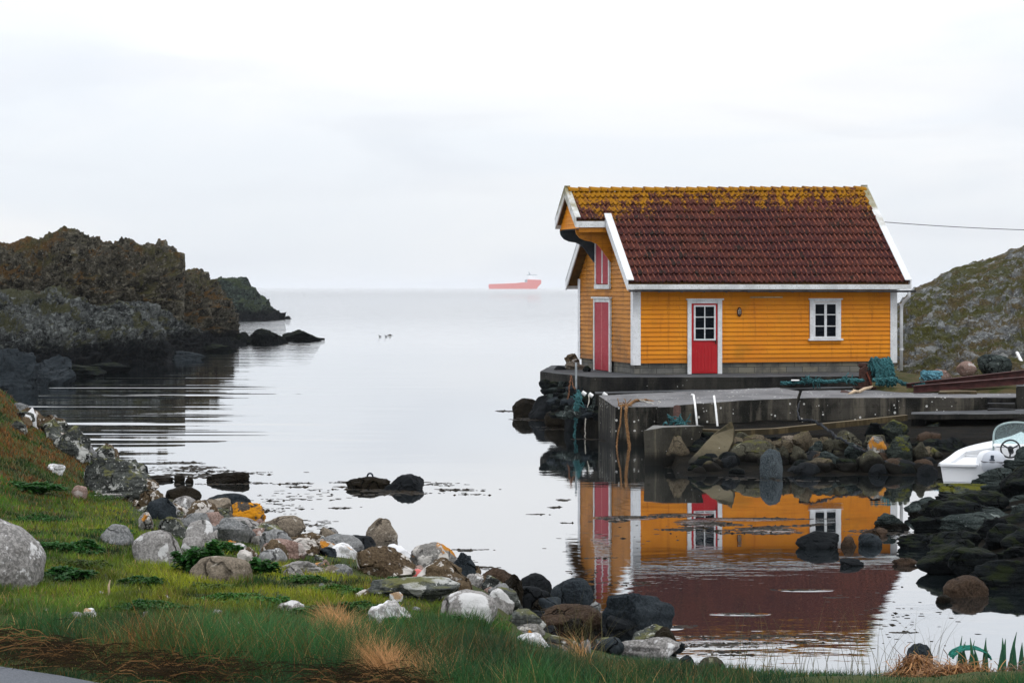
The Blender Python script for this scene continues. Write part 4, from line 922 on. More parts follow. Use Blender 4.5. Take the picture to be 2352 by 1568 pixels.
# driftwood, planks, odds and ends
M_DRIFT=plain('bleached driftwood',(.42,.32,.22),.8,.3,10)
st=MB(); c=[W(1948,906,58.9),W(1963,898,59.1),W(1972,900,59.3),W(1985,893,59.6),W(1998,890,60.0),W(2004,887,60.2)]; st.tube(c,[.03,.05,.045,.045,.04,.02],7); st.tube([W(1966,899,59.1),W(1960,894,59.4)],[.03,.015],6)
tag(st.build('driftwood',M_DRIFT,smooth=True),'bleached crooked driftwood branch on the quay top','driftwood')
tag(slab('plank',[W(2155,899,59.3),W(2245,899,59.5),W(2240,895,60.2),W(2160,895,60.0)],1.02,M_BEAM,None,None,cuts=3,amp=.02,seed=41),'thin flat slab lying on the quay top under the steel beams','plank')
tag(slab('board',[W(1817,875,60.75),W(1836,875,60.75),W(1836,873,60.95),W(1817,873,60.95)],1.42,M_RAIL,None,None,cuts=1,amp=.0,seed=42),'small white board on the teal rope in front of the boathouse','board')
tag(slab('rusty_plate',[W(1932,895,59.9),W(1948,897,59.7),W(1960,903,59.2),W(1930,900,59.4)],1.10,M_IRON,None,None,cuts=2,amp=.01,seed=43),'flat rusty scrap beside the driftwood on the quay','scrap')
tag(MB().tube([W(2336,810,66),W(2362,862,64.5)],.05,8).build('white_pole',M_RAIL),'white pole leaning on the hill foot at the right edge','pole')
fl=MB().lathe([(.02,-.12),(.09,-.08),(.12,0),(.09,.08),(.02,.12)],(0,0,0),12); 
tag(mesh_obj('float',[(v[0]*.7+WX(2033,61.2),v[1]+61.2,v[2]*.9+1.62) for v in fl.v],fl.f,plain('dirty white float',(.55,.48,.42),.6),smooth=True),'dirty white net float beside the rope heap','float')

# ------------------------------------------------------------------ the boat
BT=empty('motorboat',(WX(2284,41.5),41.5,0.0),R(-19),'small white open motorboat with windshield moored behind the rocks','boat')
M_GEL=plain('white gelcoat',(.62,.63,.645),.4,.05,2); M_GELG=plain('pale grey plastic',(.55,.57,.60),.45,.1)
# hull: sections from stern (y=0) to bow (y=4.9)
secs=[]
for k in range(17):
    t=k/16; y=4.9*t; hb=1.02*(1-max(0,(t-.45)/.55)**2.3*.93); sh=.60+.20*t*t; ch=.08+.22*t*t; kl=-.26+.32*max(0,t-.5)**2*4*.6
    secs.append([(-hb,y,sh),(-hb*.93,y,ch+.10),(-hb*.90,y,ch),(-hb*.80,y,ch-.01),(-hb*.45,y,kl+.10),(0,y,kl),(hb*.45,y,kl+.10),(hb*.80,y,ch-.01),(hb*.90,y,ch),(hb*.93,y,ch+.10),(hb,y,sh)])
hv=[p for s in secs for p in s]; hf=[]
for i in range(16):
    for j in range(10): hf.append((i*11+j,i*11+j+1,(i+1)*11+j+1,(i+1)*11+j))
hf.append(tuple(range(11))[::-1]); mesh_obj('hull',hv,hf,M_GEL,BT,smooth=False)
dk=MB()
for i in range(16):
    for sd in (-1,1):
        a,b2=secs[i][0 if sd<0 else 10],secs[i+1][0 if sd<0 else 10]
        def inn(p,w): return (p[0]-sd*w,p[1],p[2]+.03)
        wdt=.16 if i<9 else abs(a[0]); wd2=.16 if i+1<9 else abs(b2[0])
        q=[(a[0]+sd*.05,a[1],a[2]-.035),(b2[0]+sd*.05,b2[1],b2[2]-.035),(b2[0]+sd*.04,b2[1],b2[2]+.03),(a[0]+sd*.04,a[1],a[2]+.03)]
        ia=(a[0]-sd*wdt,a[1],a[2]+.03+(.12 if i>=9 else 0)); ib=(b2[0]-sd*wd2,b2[1],b2[2]+.03+(.12 if i+1>=9 else 0))
        dk.add([q[0],q[1],q[2],q[3],ib,ia],[(0,1,2,3),(3,2,4,5)])
        if i<9: dk.add([ia,ib,(ib[0],ib[1],.12),(ia[0],ia[1],.12)],[(0,1,2,3)])
dk.box(-.86,.86,.03,4.3*.56,.08,.12); dk.box(-.86,.86,2.35,2.40,.1,.62)
dk.box(-1.03,-.33,-.06,.16,.57,.625); dk.box(.33,1.03,-.06,.16,.57,.625); dk.box(-.92,-.36,.165,2.3,.13,.585); dk.box(.42,.92,.165,2.3,.13,.40)
dk.build('deck',M_GEL,BT,bevel=.012)
rub=MB(); rub.box(-.96,-.38,-.015,.02,.28,.295); rub.tube([(-.97,-.02,.12),(-.5,-.02,.12),(-.42,-.02,.09),(-.40,-.02,.0)],.016,5); rub.build('transom_moulding',M_GELG,BT)
cn=MB(); cn.extr([(-.20,1.62,.12),(.62,1.62,.12),(.62,1.78,.84),(-.20,1.78,.84)],(0,.50,0)); cn.extr([(-.24,1.76,.845),(.66,1.76,.845),(.66,1.82,.90),(-.24,1.82,.90)],(0,.45,-.02)); cn.build('console',M_GEL,BT,bevel=.03)
def wsprof(k,sc=1.0): # rounded outline of the windshield
    pts=[]
    for q in range(33):
        w=math.pi*q/32; x=-math.cos(w); z=math.sin(w)**.42; pts.append((.21+x*.46*sc,1.92+.10*(1-0),.84+z*.48*sc))
    return pts
M_SHIELD=None
t=MT('clear wet windshield'); t.b.inputs['Transmission Weight'].default_value=.0
tr=t.n('ShaderNodeBsdfTransparent'); tr.inputs[0].default_value=(.80,.90,.90,1); gls=t.n('ShaderNodeBsdfGlossy'); gls.inputs['Roughness'].default_value=.05
dfz=t.n('ShaderNodeBsdfDiffuse'); dfz.inputs[0].default_value=(.45,.52,.53,1)
dr=t.step(t.voro(t.coord('Object'),70).outputs['Distance'],.2,.35,.5,.10); lw=t.n('ShaderNodeFresnel'); lw.inputs[0].default_value=1.45
m1=t.n('ShaderNodeMixShader'); t.l(dr,m1.inputs[0]); t.l(tr.outputs[0],m1.inputs[1]); t.l(dfz.outputs[0],m1.inputs[2]); m2=t.n('ShaderNodeMixShader'); t.l(lw.outputs[0],m2.inputs[0]); t.l(m1.outputs[0],m2.inputs[1]); t.l(gls.outputs[0],m2.inputs[2]); t.l(m2.outputs[0],t.out.inputs[0])
wp=wsprof(0); n=len(wp); mesh_obj('windshield',[(p[0],p[1]+.0,p[2]) for p in wp]+[(p[0],p[1]+.012,p[2]) for p in wp],[tuple(range(n)),tuple(range(n,2*n))[::-1]]+[(i,n+i,n+(i+1)%n,(i+1)%n) for i in range(n)],t.m,BT)
MB().tube([wp[0][:2]+(.66,)]+wp+[wp[-1][:2]+(.66,)],.020,8).build('windshield_rail',plain('grey green rail',(.30,.38,.38),.35),BT,True)
sw=MB(); cw=Vector((.14,1.47,.83)); axn=Vector((0,-.9,.43)).normalized(); ax1=Vector((1,0,0)); ax2=axn.cross(ax1)
sw.tube([cw+(ax1*math.cos(q)+ax2*math.sin(q))*.185 for q in np.linspace(0,2*math.pi,29)],.017,7)
for q in (.5,2.64,4.71): sw.tube([cw+(ax1*math.cos(q)+ax2*math.sin(q))*.18,cw-axn*.04],.016,6)
sw.tube([cw+axn*.02,cw-axn*.16],.055,10); sw.build('steering_wheel',plain('black plastic',(.015,.017,.02),.5),BT,True)
seat=MB(); seat.lathe([(.20,.12),(.21,.45),(.215,.62),(.20,.72),(.15,.80),(.06,.84),(.005,.845)],(-.22,1.02,0),22); so_=seat.build('seat',M_GEL,BT,True); so_.scale=(1.0,.75,1)
MB().box(-.36,-.10,1.13,1.20,.56,.78).build('seat_cushion',plain('tan cushion',(.50,.27,.13),.7),BT,bevel=.03)
ob=empty('_tmp',(0,0,0)); bpy.data.objects.remove(ob)
om=MB().lathe([(.19,.50),(.235,.56),(.245,.66),(.235,.74),(.19,.83),(.10,.89),(.01,.905)],(0,0,0),24)
mo=mesh_obj('outboard_motor',[(v[0]*.95+.0,v[1]*1.15-.10,v[2]) for v in om.v],om.f,plain('white motor cowl',(.40,.42,.46),.4,.08),BT,True)
MB().tube([(-.24,-.10,.70),(-.18,-.31,.70),(0,-.385,.70),(.18,-.31,.70),(.24,-.10,.70)],.008,5).build('cowl_seam',plain('dark seam',(.05,.05,.055)),mo)
lt=MB(); lt.box(-.03,.03,-.37,-.28,.76,.83); lt.box(-.05,.05,-.385,-.31,.735,.755); lt.box(-.09,.09,-.395,-.32,.52,.56); lt.build('cowl_latch',plain('dark latch',(.04,.05,.07)),mo,bevel=.006)
MB().box(-.07,.07,-.22,-.02,-.5,.42).build('motor_leg',M_GELG,mo,bevel=.02)
MB().tube([(.70,1.95,.65),(.80,1.95,1.9)],.010,6).build('antenna',M_RAIL,BT)
cl=MB(); cl.tube([(-.93,.25,.53),(-.93,.33,.56),(-.90,.42,.53)],.012,5); cl.build('cleat',plain('steel cleat',(.4,.42,.45),.3,metal=.8),BT)
r=MB(); a=Vector(W(2090,1153,39.5)); b2=Vector(W(2180,1160,39.2)); r.tube([a.lerp(b2,q)+Vector((0,0,-.03*math.sin(math.pi*q))) for q in np.linspace(0,1,9)],.008,5)
tag(r.build('mooring_line',M_DROP),'thin pale mooring line stretched over the water to the rocks','line')
# ------------------------------------------------------------------ every stone that can be told apart
NB='boulders on the near bank'; NW='dark stones at the water edge'; NQ='stones piled under the quay'; NR='slabs of the right bank'
def G(a,b,c,d,m,l,k='round',**q): return stone(a,b,c,d,m,l,'g',k,'boulder','boulder',NB,**q)
G(-196,80,1184,1342,K_PALE,'huge pale boulder cut by the left edge of the picture','smooth',dep=.9,sub=6)
G(224,303,1200,1250,K_GREY,'grey slanting boulder left of the white spotted round one',tilt=8)
G(296,412,1214,1294,K_PALE,'big round grey boulder with white lichen spots in the grass','smooth',sub=5)
G(411,466,1228,1268,K_PALE,'pale boulder half hidden by the nettles beside the spotted round one')
G(428,573,1272,1337,K_TAN,'large brown boulder in front of the nettle patch','smooth',sub=5)
G(519,563,1242,1262,K_WHITE,'small bright white stone topping the brown one above the nettles','angular')
G(542,604,1252,1296,K_BRLI,'dark brown mottled stone right of the nettle patch','angular')
G(590,658,1255,1297,K_GREY,'rounded blue grey stone in the grass below the pinkish one')
G(598,701,1234,1280,K_PINK,'pinkish brown boulder above the blue grey stone')
G(641,745,1281,1314,K_PALE,'flat pale slab stone in the middle of the grass','slab')
G(647,701,1293,1326,K_OLIC,'small grey stone with a white arc in front of the flat pale slab')
G(766,810,1298,1322,K_GREY,'small grey stone in the grass left of the big brown and white rock')
G(749,821,1244,1279,K_WHITE,'whitish stone at the foot of the long dark boulder')
G(719,834,1225,1266,K_GREY,'long grey boulder at the shore behind the whitish stone')
G(788,864,1227,1258,K_DARK,'dark boulder at the shore right behind the long grey one')
G(575,697,1181,1229,K_TAN,'long tan boulder below the orange lichen rock',sub=5)
G(484,594,1184,1226,K_PALE,'long pale smooth boulder in the row of shore stones')
G(500,556,1202,1228,K_BRLI,'dark mossy stone in front of the long pale boulder')
G(563,648,1198,1243,K_LICH,'dark lichen crusted rock in front of the tan boulder','angular')
G(430,483,1190,1228,K_GREY,'grey stone between the lichen rock and the long pale boulder')
G(640,736,1219,1272,K_BRLI,'tall brown rock with white streaks above the pale slab','angular')
G(356,427,1182,1229,K_LICH,'angular dark rock with crusts of white lichen above the spotted boulder','angular')
G(314,351,1173,1222,K_OLIC,'upright rock with an orange lichen cap at the grass edge','angular')
G(396,440,1178,1200,K_PALE,'small pale stone just above the angular lichen rock')
G(400,528,1166,1207,K_LICH,'long dark rock running behind the row of pale boulders','slab')
G(530,610,1150,1191,K_ORAN,'rock covered in bright orange lichen','angular',sub=5)
G(453,577,1132,1178,K_DBLU,'large dark rock behind the orange lichen rock','round',sub=5)
G(314,380,1155,1178,K_LICH,'low lichen covered rock below the mossy one','slab')
G(296,368,1130,1159,K_MOSS,'mossy rock at the foot of the left outcrop')
G(363,408,1143,1172,K_MOSS,'tan mossy stone right of the mossy rock')
G(376,432,1156,1182,K_GREY,'grey stone below the tan mossy stone')
G(160,199,1111,1143,K_PINK,'pink granite boulder alone in the grass on the left')
G(210,282,1130,1143,K_PALE,'flat pale stone in the grass below the left outcrop','slab')
G(630,710,1371,1404,K_PALE,'domed stone alone in the lower grass','angular')
G(394,482,1421,1444,K_WHITE,'flat whitish stone sunk in the long grass','slab')
G(480,521,1414,1438,K_TAN,'tan stone between two whitish ones in the long grass')
G(519,553,1420,1436,K_WHITE,'small white stone at the right end of the row in the long grass')
G(145,196,1398,1420,K_GREY,'blue grey stone deep in the long grass at the left')
G(185,222,1390,1415,K_WHITE,'white chip of stone in the long grass at the left','angular')
G(811,955,1252,1327,K_BRLI,'big brown rock with a white band down its right side','angular',sub=5)
G(882,949,1246,1285,K_WHITE,'whitish rock leaning behind the big brown rock','angular')
G(940,1053,1243,1307,K_OLIC,'rounded grey rock with orange lichen patches by the water',sub=5)
G(944,1085,1281,1352,K_BRLI,'low brown lichen rock sloping to the water','slab',sub=5)
G(823,1057,1319,1374,K_LICH,'wide layered grey rock in front of the big brown rock','slab',sub=5)
G(813,850,1348,1374,K_BRLI,'small dark brown stone at the left end of the layered rock')
G(894,926,1352,1382,K_WHITE,'upright white stone below the layered rock','angular')
G(842,950,1372,1437,K_WHITE,'bright white angular boulder in the grass','angular',sub=5)
G(1010,1143,1348,1424,K_PALE,'big grey boulder with a large white lichen patch','smooth',sub=5)
G(1166,1255,1392,1450,K_LICH,'grey lichen spotted boulder at the grass edge','round',sub=5)
G(1182,1253,1426,1458,K_OLIC,'yellowish lichen stone under the grey spotted boulder')
G(1180,1264,1447,1484,K_WHITE,'white stone with orange lichen at the grass edge')
G(1250,1335,1454,1492,K_LICH,'grey green stone behind the dry grass stalks')
G(1331,1358,1462,1497,K_GREY,'small pointed grey stone in the grass','angular')
G(1413,1567,1458,1513,K_PALE,'long pale lichen rock at the grass edge beside the water','slab',sub=5)
G(1453,1552,1433,1500,K_LICH,'brown grey lichen boulder behind the long pale rock',sub=5)
G(1356,1436,1458,1498,K_DBLU,'dark blue grey boulder left of the long pale rock')
G(1558,1597,1497,1530,K_DBLU,'dark stone peeping over the grass right of the long pale rock')
G(1606,1667,1502,1532,K_MOSS,'dark mossy stone peeping over the grass further right')
HERO=((528,612,1145,1190),(296,412,1210,1294),(811,955,1252,1325),(314,351,1173,1220),(356,427,1182,1226),(640,736,1219,1268),(823,1057,1319,1372),(842,950,1370,1437),(1010,1143,1345,1424),(749,821,1244,1279),(428,604,1250,1337))
# the smaller stones that fill the band along the near shore
r_=random.Random(31); _c=[(322,1162),(400,1190),(470,1200),(560,1212),(640,1234),(720,1256),(800,1270),(900,1290),(1000,1318),(1085,1352),(1140,1385)]
for k in range(190):
    q=r_.uniform(0,len(_c)-1.001); i=int(q); q-=i; sp_=26 if q<.9 else 20; px=_c[i][0]*(1-q)+_c[i+1][0]*q+r_.gauss(0,20); py=_c[i][1]*(1-q)+_c[i+1][1]*q+r_.gauss(2,20)+8; w=r_.choice([24,30,36,44,54,66,80])*r_.uniform(.8,1.2)
    if any(a<px<b and c+(d-c)*.25<py<d+w*.5 for a,b,c,d in HERO): continue
    stone(px-w/2,px+w/2,py-w*r_.uniform(.48,.80),py,[K_LICH,K_GREY,K_PALE,K_BRLI,K_TAN,K_DBLU,K_PINK,K_OLIC,K_LICH,K_GREY,K_BRLI][r_.randrange(11)],'small stone in the band of rocks along the near shore','g',['angular','round','angular','slab'][r_.randrange(4)],'stone','small_stone','small stones filling the near shore band',sub=4)
for k in range(16):
    px=r_.uniform(100,1000); py=r_.uniform(1290,1420); w=r_.uniform(12,30)
    stone(px-w/2,px+w/2,py-w*.5,py,[K_PALE,K_GREY,K_LICH][r_.randrange(3)],'small stone showing through the meadow grass','g','angular','stone','small_stone','small stones in the meadow grass',sub=3)
for k in range(22):
    q=r_.random(); px=1130+430*q+r_.gauss(0,20); py=1400+85*q+r_.gauss(0,22); w=r_.uniform(26,64)
    stone(px-w/2,px+w/2,py-w*r_.uniform(.4,.65),py,[K_DARK,K_WEED,K_DBLU,K_DBRN,K_LICH][r_.randrange(5)],'small dark stone among the shore group','w',['angular','slab'][r_.randrange(2)],'stone','small_stone','small dark stones of the shore group',sub=4)
# outcrop of the left bank
def O(a,b,c,d,m,l,k='angular',**q): return stone(a,b,c,d,m,l,'g',k,'rock','outcrop_rock','rocks of the left outcrop',**q)
O(172,338,1046,1142,K_LICH,'big lichen crusted outcrop rock on the left bank',sub=6,dep=.8)
O(112,202,975,1044,K_LICH,'grey ribbed outcrop rock above the big one on the left bank',sub=5)
O(96,152,953,990,K_BRLI,'brown outcrop rock on the crest of the left bank')
O(48,84,934,972,K_WHITE,'whitish outcrop rock high on the left bank')
O(20,60,962,990,K_LICH,'small lichen rock in the dry grass high on the left bank')
O(94,146,1062,1084,K_WHITE,'white streaked flat rock in the grass left of the outcrop','slab')
O(268,330,1090,1140,K_MOSS,'tufted rock at the right end of the outcrop','weed')
O(200,262,1020,1066,K_LICH,'upper right outcrop rock facing the water')
r_=random.Random(44)
for k in range(30):
    q=r_.random(); px=40+290*q+r_.gauss(0,14); py=950+170*q+r_.gauss(0,12); w=r_.uniform(22,62)
    stone(px-w/2,px+w/2,py-w*r_.uniform(.4,.8),py+3,[K_LICH,K_BRLI,K_LICH,K_GREY,K_WHITE][r_.choice([0,0,1,1,2,3,4])],'small rock of the outcrop on the left bank','g','angular','rock','outcrop_rock','small rocks of the left outcrop',sub=4)
# stones in the water
def V(a,b,c,d,m,l,k='round',**q): return stone(a,b,c,d,m,l,'w',k,'stone','shore_stone',NW,**q)
V(376,458,1116,1150,K_WEED,'round dark stone standing in the water off the left bank')
V(468,572,1083,1108,K_WEED,'long low weed covered rock in the water off the left bank','weed',dep=.6)
V(322,398,1092,1105,K_WEED,'flat weedy rock at the foot of the left outcrop','weed')
V(398,424,1090,1106,K_WEED,'small weedy stone right of the flat weedy rock','weed')
V(424,444,1096,1108,K_WEED,'smallest weedy stone left of the long low rock','weed')
V(300,338,1066,1086,K_DARK,'dark stone in the water behind the left outcrop')
V(1098,1177,1304,1340,K_DBRN,'brown stone alone in the water beside the near bank')
V(1124,1203,1320,1398,K_WEED,'dark jagged rock at the left of the shore group','angular')
V(1190,1273,1318,1372,K_DARK,'black rounded rock at the back of the shore group')
V(1190,1265,1346,1392,K_DARK,'black rounded rock in front within the shore group')
V(1264,1365,1328,1388,K_DBLU,'dark rock sloping to the right in the shore group',sub=5)
V(1352,1381,1381,1396,K_GREY,'small flat pale stone between the dark shore rocks','slab')
V(1236,1396,1390,1446,K_DBRN,'long brown stone among the dark shore rocks',sub=5)
V(1382,1554,1361,1458,K_DBLU,'biggest dark block of the shore group standing in the water','slab',sub=6,dep=.6)
V(1382,1483,1413,1464,K_DARK,'dark wedge stone in front of the biggest dark block','angular')
V(1250,1285,1436,1460,K_DARK,'small dark stone beside the yellowish lichen stone')
V(1500,1556,1440,1500,K_WEED,'dark weedy stone at the water end of the shore group','round')
V(1130,1180,1370,1400,K_WEED,'low weedy stone at the foot of the jagged rock','weed')
V(1290,1345,1418,1450,K_WEED,'low brown weedy stone in front of the long brown stone','weed')
# skerry with the mooring ring
sk=stone(792,896,1095,1121,K_WEED,'low weed covered rock carrying an iron mooring ring','w','weed','rock','skerry',None,dep=.6,sub=5)
stone(880,973,1089,1125,K_DARK,'dark humped rock beside the mooring ring rock','w','angular','rock','skerry',None,sub=5)
Yr=YW(1119)+.45; zc=Vector(W(850,1094,Yr)); ring=MB(); 
ring.tube([zc+Vector((math.cos(q)*.055,.0,math.sin(q)*.068)) for q in np.linspace(0,2*math.pi,22)],.018,7); ring.tube([zc+Vector((0,0,-.06)),zc+Vector((0,0,-.24))],.022,7)
tag(ring.build('mooring_ring',plain('dark blue iron',(.012,.02,.035),.5),smooth=True),'dark iron mooring ring standing on the low weedy rock','ring')
# right cove stones
V(1829,1933,1220,1260,K_DARK,'dark rock with white shells in the water under the window reflection')
V(1932,1969,1231,1256,K_DBRN,'small brown stone right of the shell spotted rock')
V(1974,2029,1225,1254,K_DBLU,'grey stone half under water near the right rocks')
V(1980,2044,1211,1230,K_DBRN,'flat brown stone above the grey half sunken one','slab')
V(1930,1988,1281,1300,K_DARK,'low flat stone in the middle of the right cove','slab')
V(2052,2112,1280,1298,K_DBRN,'low tan topped stone at the edge of the right rocks','slab')
V(2120,2160,1288,1300,K_MOSS,'low green topped stone right of the tan topped one','slab')
V(2172,2276,1323,1371,K_DBRN,'brown wet boulder at the front of the right rocks',sub=5)
V(2150,2202,1256,1292,K_DBRN,'brown boulder in the shadow of the right rocks')
V(2150,2190,1366,1384,K_WEED,'small weedy stone before the brown wet boulder','weed')
V(2075,2144,1477,1516,K_DBLU,'dark pointed stone in the water behind the straw heaps','angular')
# left of the house, below the slab
for i,(a,b,c,d,Y,l) in enumerate(((1296,1332,810,831,66.5,'square brown boulder beside the gable corner of the boathouse'),(1298,1345,830,846,66.2,'flat boulder under the square one at the gable corner'),(1270,1302,838,850,66,'dark block of stone on the slab behind the gable'),(1338,1358,838,852,64.5,'dark angular stone on the slab at the gable wall'))):
    stone(a,b,c,d,[K_BRLI,K_TAN,K_DARK,K_SCHD][i],l,Y,'angular','stone','slab_stone',None)
V(1176,1260,915,957,K_WEED,'black weedy boulder at the tip below the quay',sub=5)
V(1214,1305,908,964,K_DARK,'dark brown boulder at the foot of the rubble wall',sub=5)
V(1250,1340,930,982,K_WEED,'black boulder at the waterline left of the big quay block',sub=5)
V(1296,1372,938,990,K_DARK,'dark boulder under the hanging teal rope',sub=5)
r_=random.Random(5)
for row,(y0,Y) in enumerate(((880,62.6),(893,62.0),(907,61.4),(921,60.8),(936,60.2),(950,59.2))):
    for k in range(7):
        px=1252+row*5+k*(19-row*.5)+r_.uniform(-4,4); w=r_.uniform(19,36); h=r_.uniform(13,20)
        stone(px-w/2,px+w/2,y0-h+8,y0+9+r_.uniform(-2,2),[K_SCHD,K_SCHD,K_DBLU,K_SCHI][r_.randrange(4)],'dark rubble stone in the wall under the upper slab, left of the big quay block',Y-.1*k-.2*r_.random(),['angular','slab'][r_.randrange(2)],'stone','rubble_stone','rubble under the upper slab',sub=4,bury=.15)
# pile under the quay
def Q(a,b,c,d,m,l,Y,k='round',**q):
    if k=='round' and (a+b)%3: k='angular'
    return stone(a,b,c,d,m,l,Y,k,'stone','quay_stone',NQ,**q)
Q(1523,1590,998,1062,K_QTAN,'brown rounded stone under the broken footing',48.50)
Q(1676,1800,1008,1056,K_MOSS,'big whale backed mossy stone next to the leaning plate',47.78,'smooth',sub=5)
Q(1708,1766,996,1022,K_QTAN,'brown stone resting behind the whale backed mossy one',48.68)
Q(1820,1870,987,1022,K_QTAN,'tan angular stone at the top of the pile',48.62,'angular')
Q(1778,1827,1007,1030,K_QTAN,'flat tan stone left of the angular one',48.38)
Q(1776,1820,1021,1066,K_MOSS,'mossy stone behind the upright blue grey one',47.54)
stone(1746,1801,1031,1097,K_QGRY,'smooth upright blue grey stone at the waterline','w','round','stone','quay_stone',NQ,sub=5,bury=.3,seed=411)
Q(1818,1858,1021,1060,K_MOSS,'dark mossy stone right of the upright blue grey one',47.42)
Q(1758,1778,1004,1026,K_QTAN,'small tan stone wedged between the two flat ones',48.50)
Q(1796,1830,998,1012,K_TAN,'small brown stone under the fallen beam',49.10)
Q(1886,1917,1004,1026,K_MOSS,'small green domed stone in the upper pile',48.38)
Q(1942,1985,1014,1040,K_SCHI,'grey layered stone in the middle of the pile',47.90,'slab')
Q(1993,2038,999,1034,K_OLIC,'stone with an orange top in the upper pile',48.26)
Q(2037,2098,995,1060,K_SCHM,'tall square mossy stone at the right of the pile',47.78,'angular',sub=5)
Q(2095,2137,1012,1050,K_MOSS,'round mossy stone under the landing slab end',47.78)
Q(1976,2036,1033,1081,K_MOSS,'round brown green stone at the front of the pile',46.70,'smooth',sub=5)
Q(1863,1948,1033,1066,K_SCHI,'layered dark stone in the middle front of the pile',47.18,'slab')
stone(1837,1930,1052,1089,K_QTAN,'flat brown stone just above the waterline','w','slab','stone','quay_stone',NQ)
Q(2026,2092,962,1000,K_SCHM,'layered stone under the right end of the fallen beam',49.82,'slab')
Q(1926,1957,994,1016,K_MOSS,'yellow mossy stone under the fallen beam',48.98)
Q(1858,1892,1010,1032,K_SCHI,'dark layered stone below the tan angular one',48.14,'slab')
Q(1990,2030,968,992,K_SCHD,'dark stone under the fallen beam',49.76,'angular')
Q(1650,1690,1044,1080,K_DARK,'black wet stone under the leaning plate',47.30)
Q(2120,2285,1006,1090,K_SCHD,'long dark rock ramp rising behind the white boat',48.68,'slab',sub=5,tilt=-14)
for (a,b,c,d,l) in ((2128,2190,990,1014,'mossy stone at the left under the landing slab'),(2180,2240,986,1008,'flat mossy stone at the middle under the landing slab'),(2230,2275,982,1006,'stone at the right under the landing slab'),(2128,2160,968,992,'dark stone between the pier and the mossy stones')):
    Q(a,b,c,d,K_SCHM,l,54.6,'slab')
r_=random.Random(9)
for k in range(95):
    px=r_.uniform(1600,2150); t_=r_.random(); Y=46.4+3.6*t_; w=r_.uniform(28,66); py=HY+(H-max(0,.55*(Y-46.2)/4.2-.06))*F/Y
    stone(px-w/2,px+w/2,py-w*r_.uniform(.45,.7),py+2,[K_SCHD,K_DARK,K_DBRN,K_QTAN,K_MOSS,K_SCHD][r_.randrange(6)],'dark filling stone in the pile under the quay',Y,['round','slab','angular','slab'][r_.randrange(4)],'stone','quay_stone','filling stones in the pile under the quay',sub=3)
# right bank slabs
def B(a,b,c,d,m,l,Y=None,k='slab',**q): return stone(a,b,c,d,m,l,'w' if Y is None else Y,k,'rock','bank_slab',NR,**q)
B(2156,2300,1108,1146,K_SCHM,'flat slab with yellow moss in front of the boat transom',39.6,sub=6,dep=.7)
B(2234,2334,1071,1111,K_SCHI,'pale layered slab pointing left beside the outboard motor',40.2,sub=6,dep=.7)
B(2306,2380,1052,1082,K_SCHI,'layered slab above the pale pointing one at the right edge',40.8,sub=5)
B(2334,2395,1020,1062,K_SCHI,'upright layered rock at the right edge beside the boat console',41.4,'angular',sub=5)
B(2250,2400,1100,1150,K_SCHI,'broad layered slab at the right edge under the pointing one',39.4,sub=5)
B(2160,2400,1130,1192,K_SCHD,'long dark ledge under the mossy slab',38.2,sub=6,dep=.5)
B(2288,2400,1156,1192,K_SCHD,'green tinged ledge at the right edge',37.0,sub=5)
B(2081,2180,1143,1188,K_SCHI,'slab pointing left over the water by the mooring line',sub=6,dep=.6)
B(2010,2096,1179,1216,K_SCHI,'lowest slab reaching furthest left into the water',sub=6,dep=.6)
B(2090,2206,1186,1226,K_SCHD,'dark slab between the two left pointing slabs',sub=5,dep=.6)
B(2066,2206,1225,1262,K_SCHD,'dark slab with a green top near the waterline',sub=5,dep=.6)
B(2192,2400,1184,1275,K_SCHD,'massive dark sloping rock of the right bank',33.6,'angular',sub=6,dep=.7)
B(2150,2260,1200,1250,K_SCHD,'dark rock between the sloping rock and the water slab',34.6,'angular',sub=5)
B(2225,2400,1285,1352,K_SCHD,'long dark slab at the front of the right bank',sub=5,dep=.6)
B(2190,2300,1255,1300,K_SCHD,'dark rock in the middle of the right bank',31.5,'angular',sub=5)
B(2290,2400,1250,1300,K_SCHD,'dark rock at the right edge of the right bank',31.2,'angular',sub=5)
r_=random.Random(12)
for k in range(26):
    px=r_.uniform(2120,2390); Y=r_.uniform(29.5,42.5); w=r_.uniform(70,150); py=HY+(H-.20)*F/Y
    if px<2185 and Y<34: px+=60
    if px<2280 and Y>37: Y=37; py=HY+(H-.20)*F/Y
    stone(px-w/2,px+w/2,py-w*r_.uniform(.26,.42),py+6,[K_SCHD,K_SCHD,K_SCHI][r_.randrange(3)],'dark filling rock in the right bank',Y,'slab','rock','bank_slab','filling rocks of the right bank',sub=4)
for k in range(26):
    px=r_.uniform(2400,3000); Y=r_.uniform(28.5,42); w=r_.uniform(90,190); py=HY+(H-.40)*F/Y
    stone(px-w/2,px+w/2,py-w*r_.uniform(.26,.42),py+8,[K_SCHD,K_SCHI][r_.randrange(2)],'dark filling rock in the right bank',Y,'slab','rock','bank_slab','filling rocks of the right bank',sub=4)
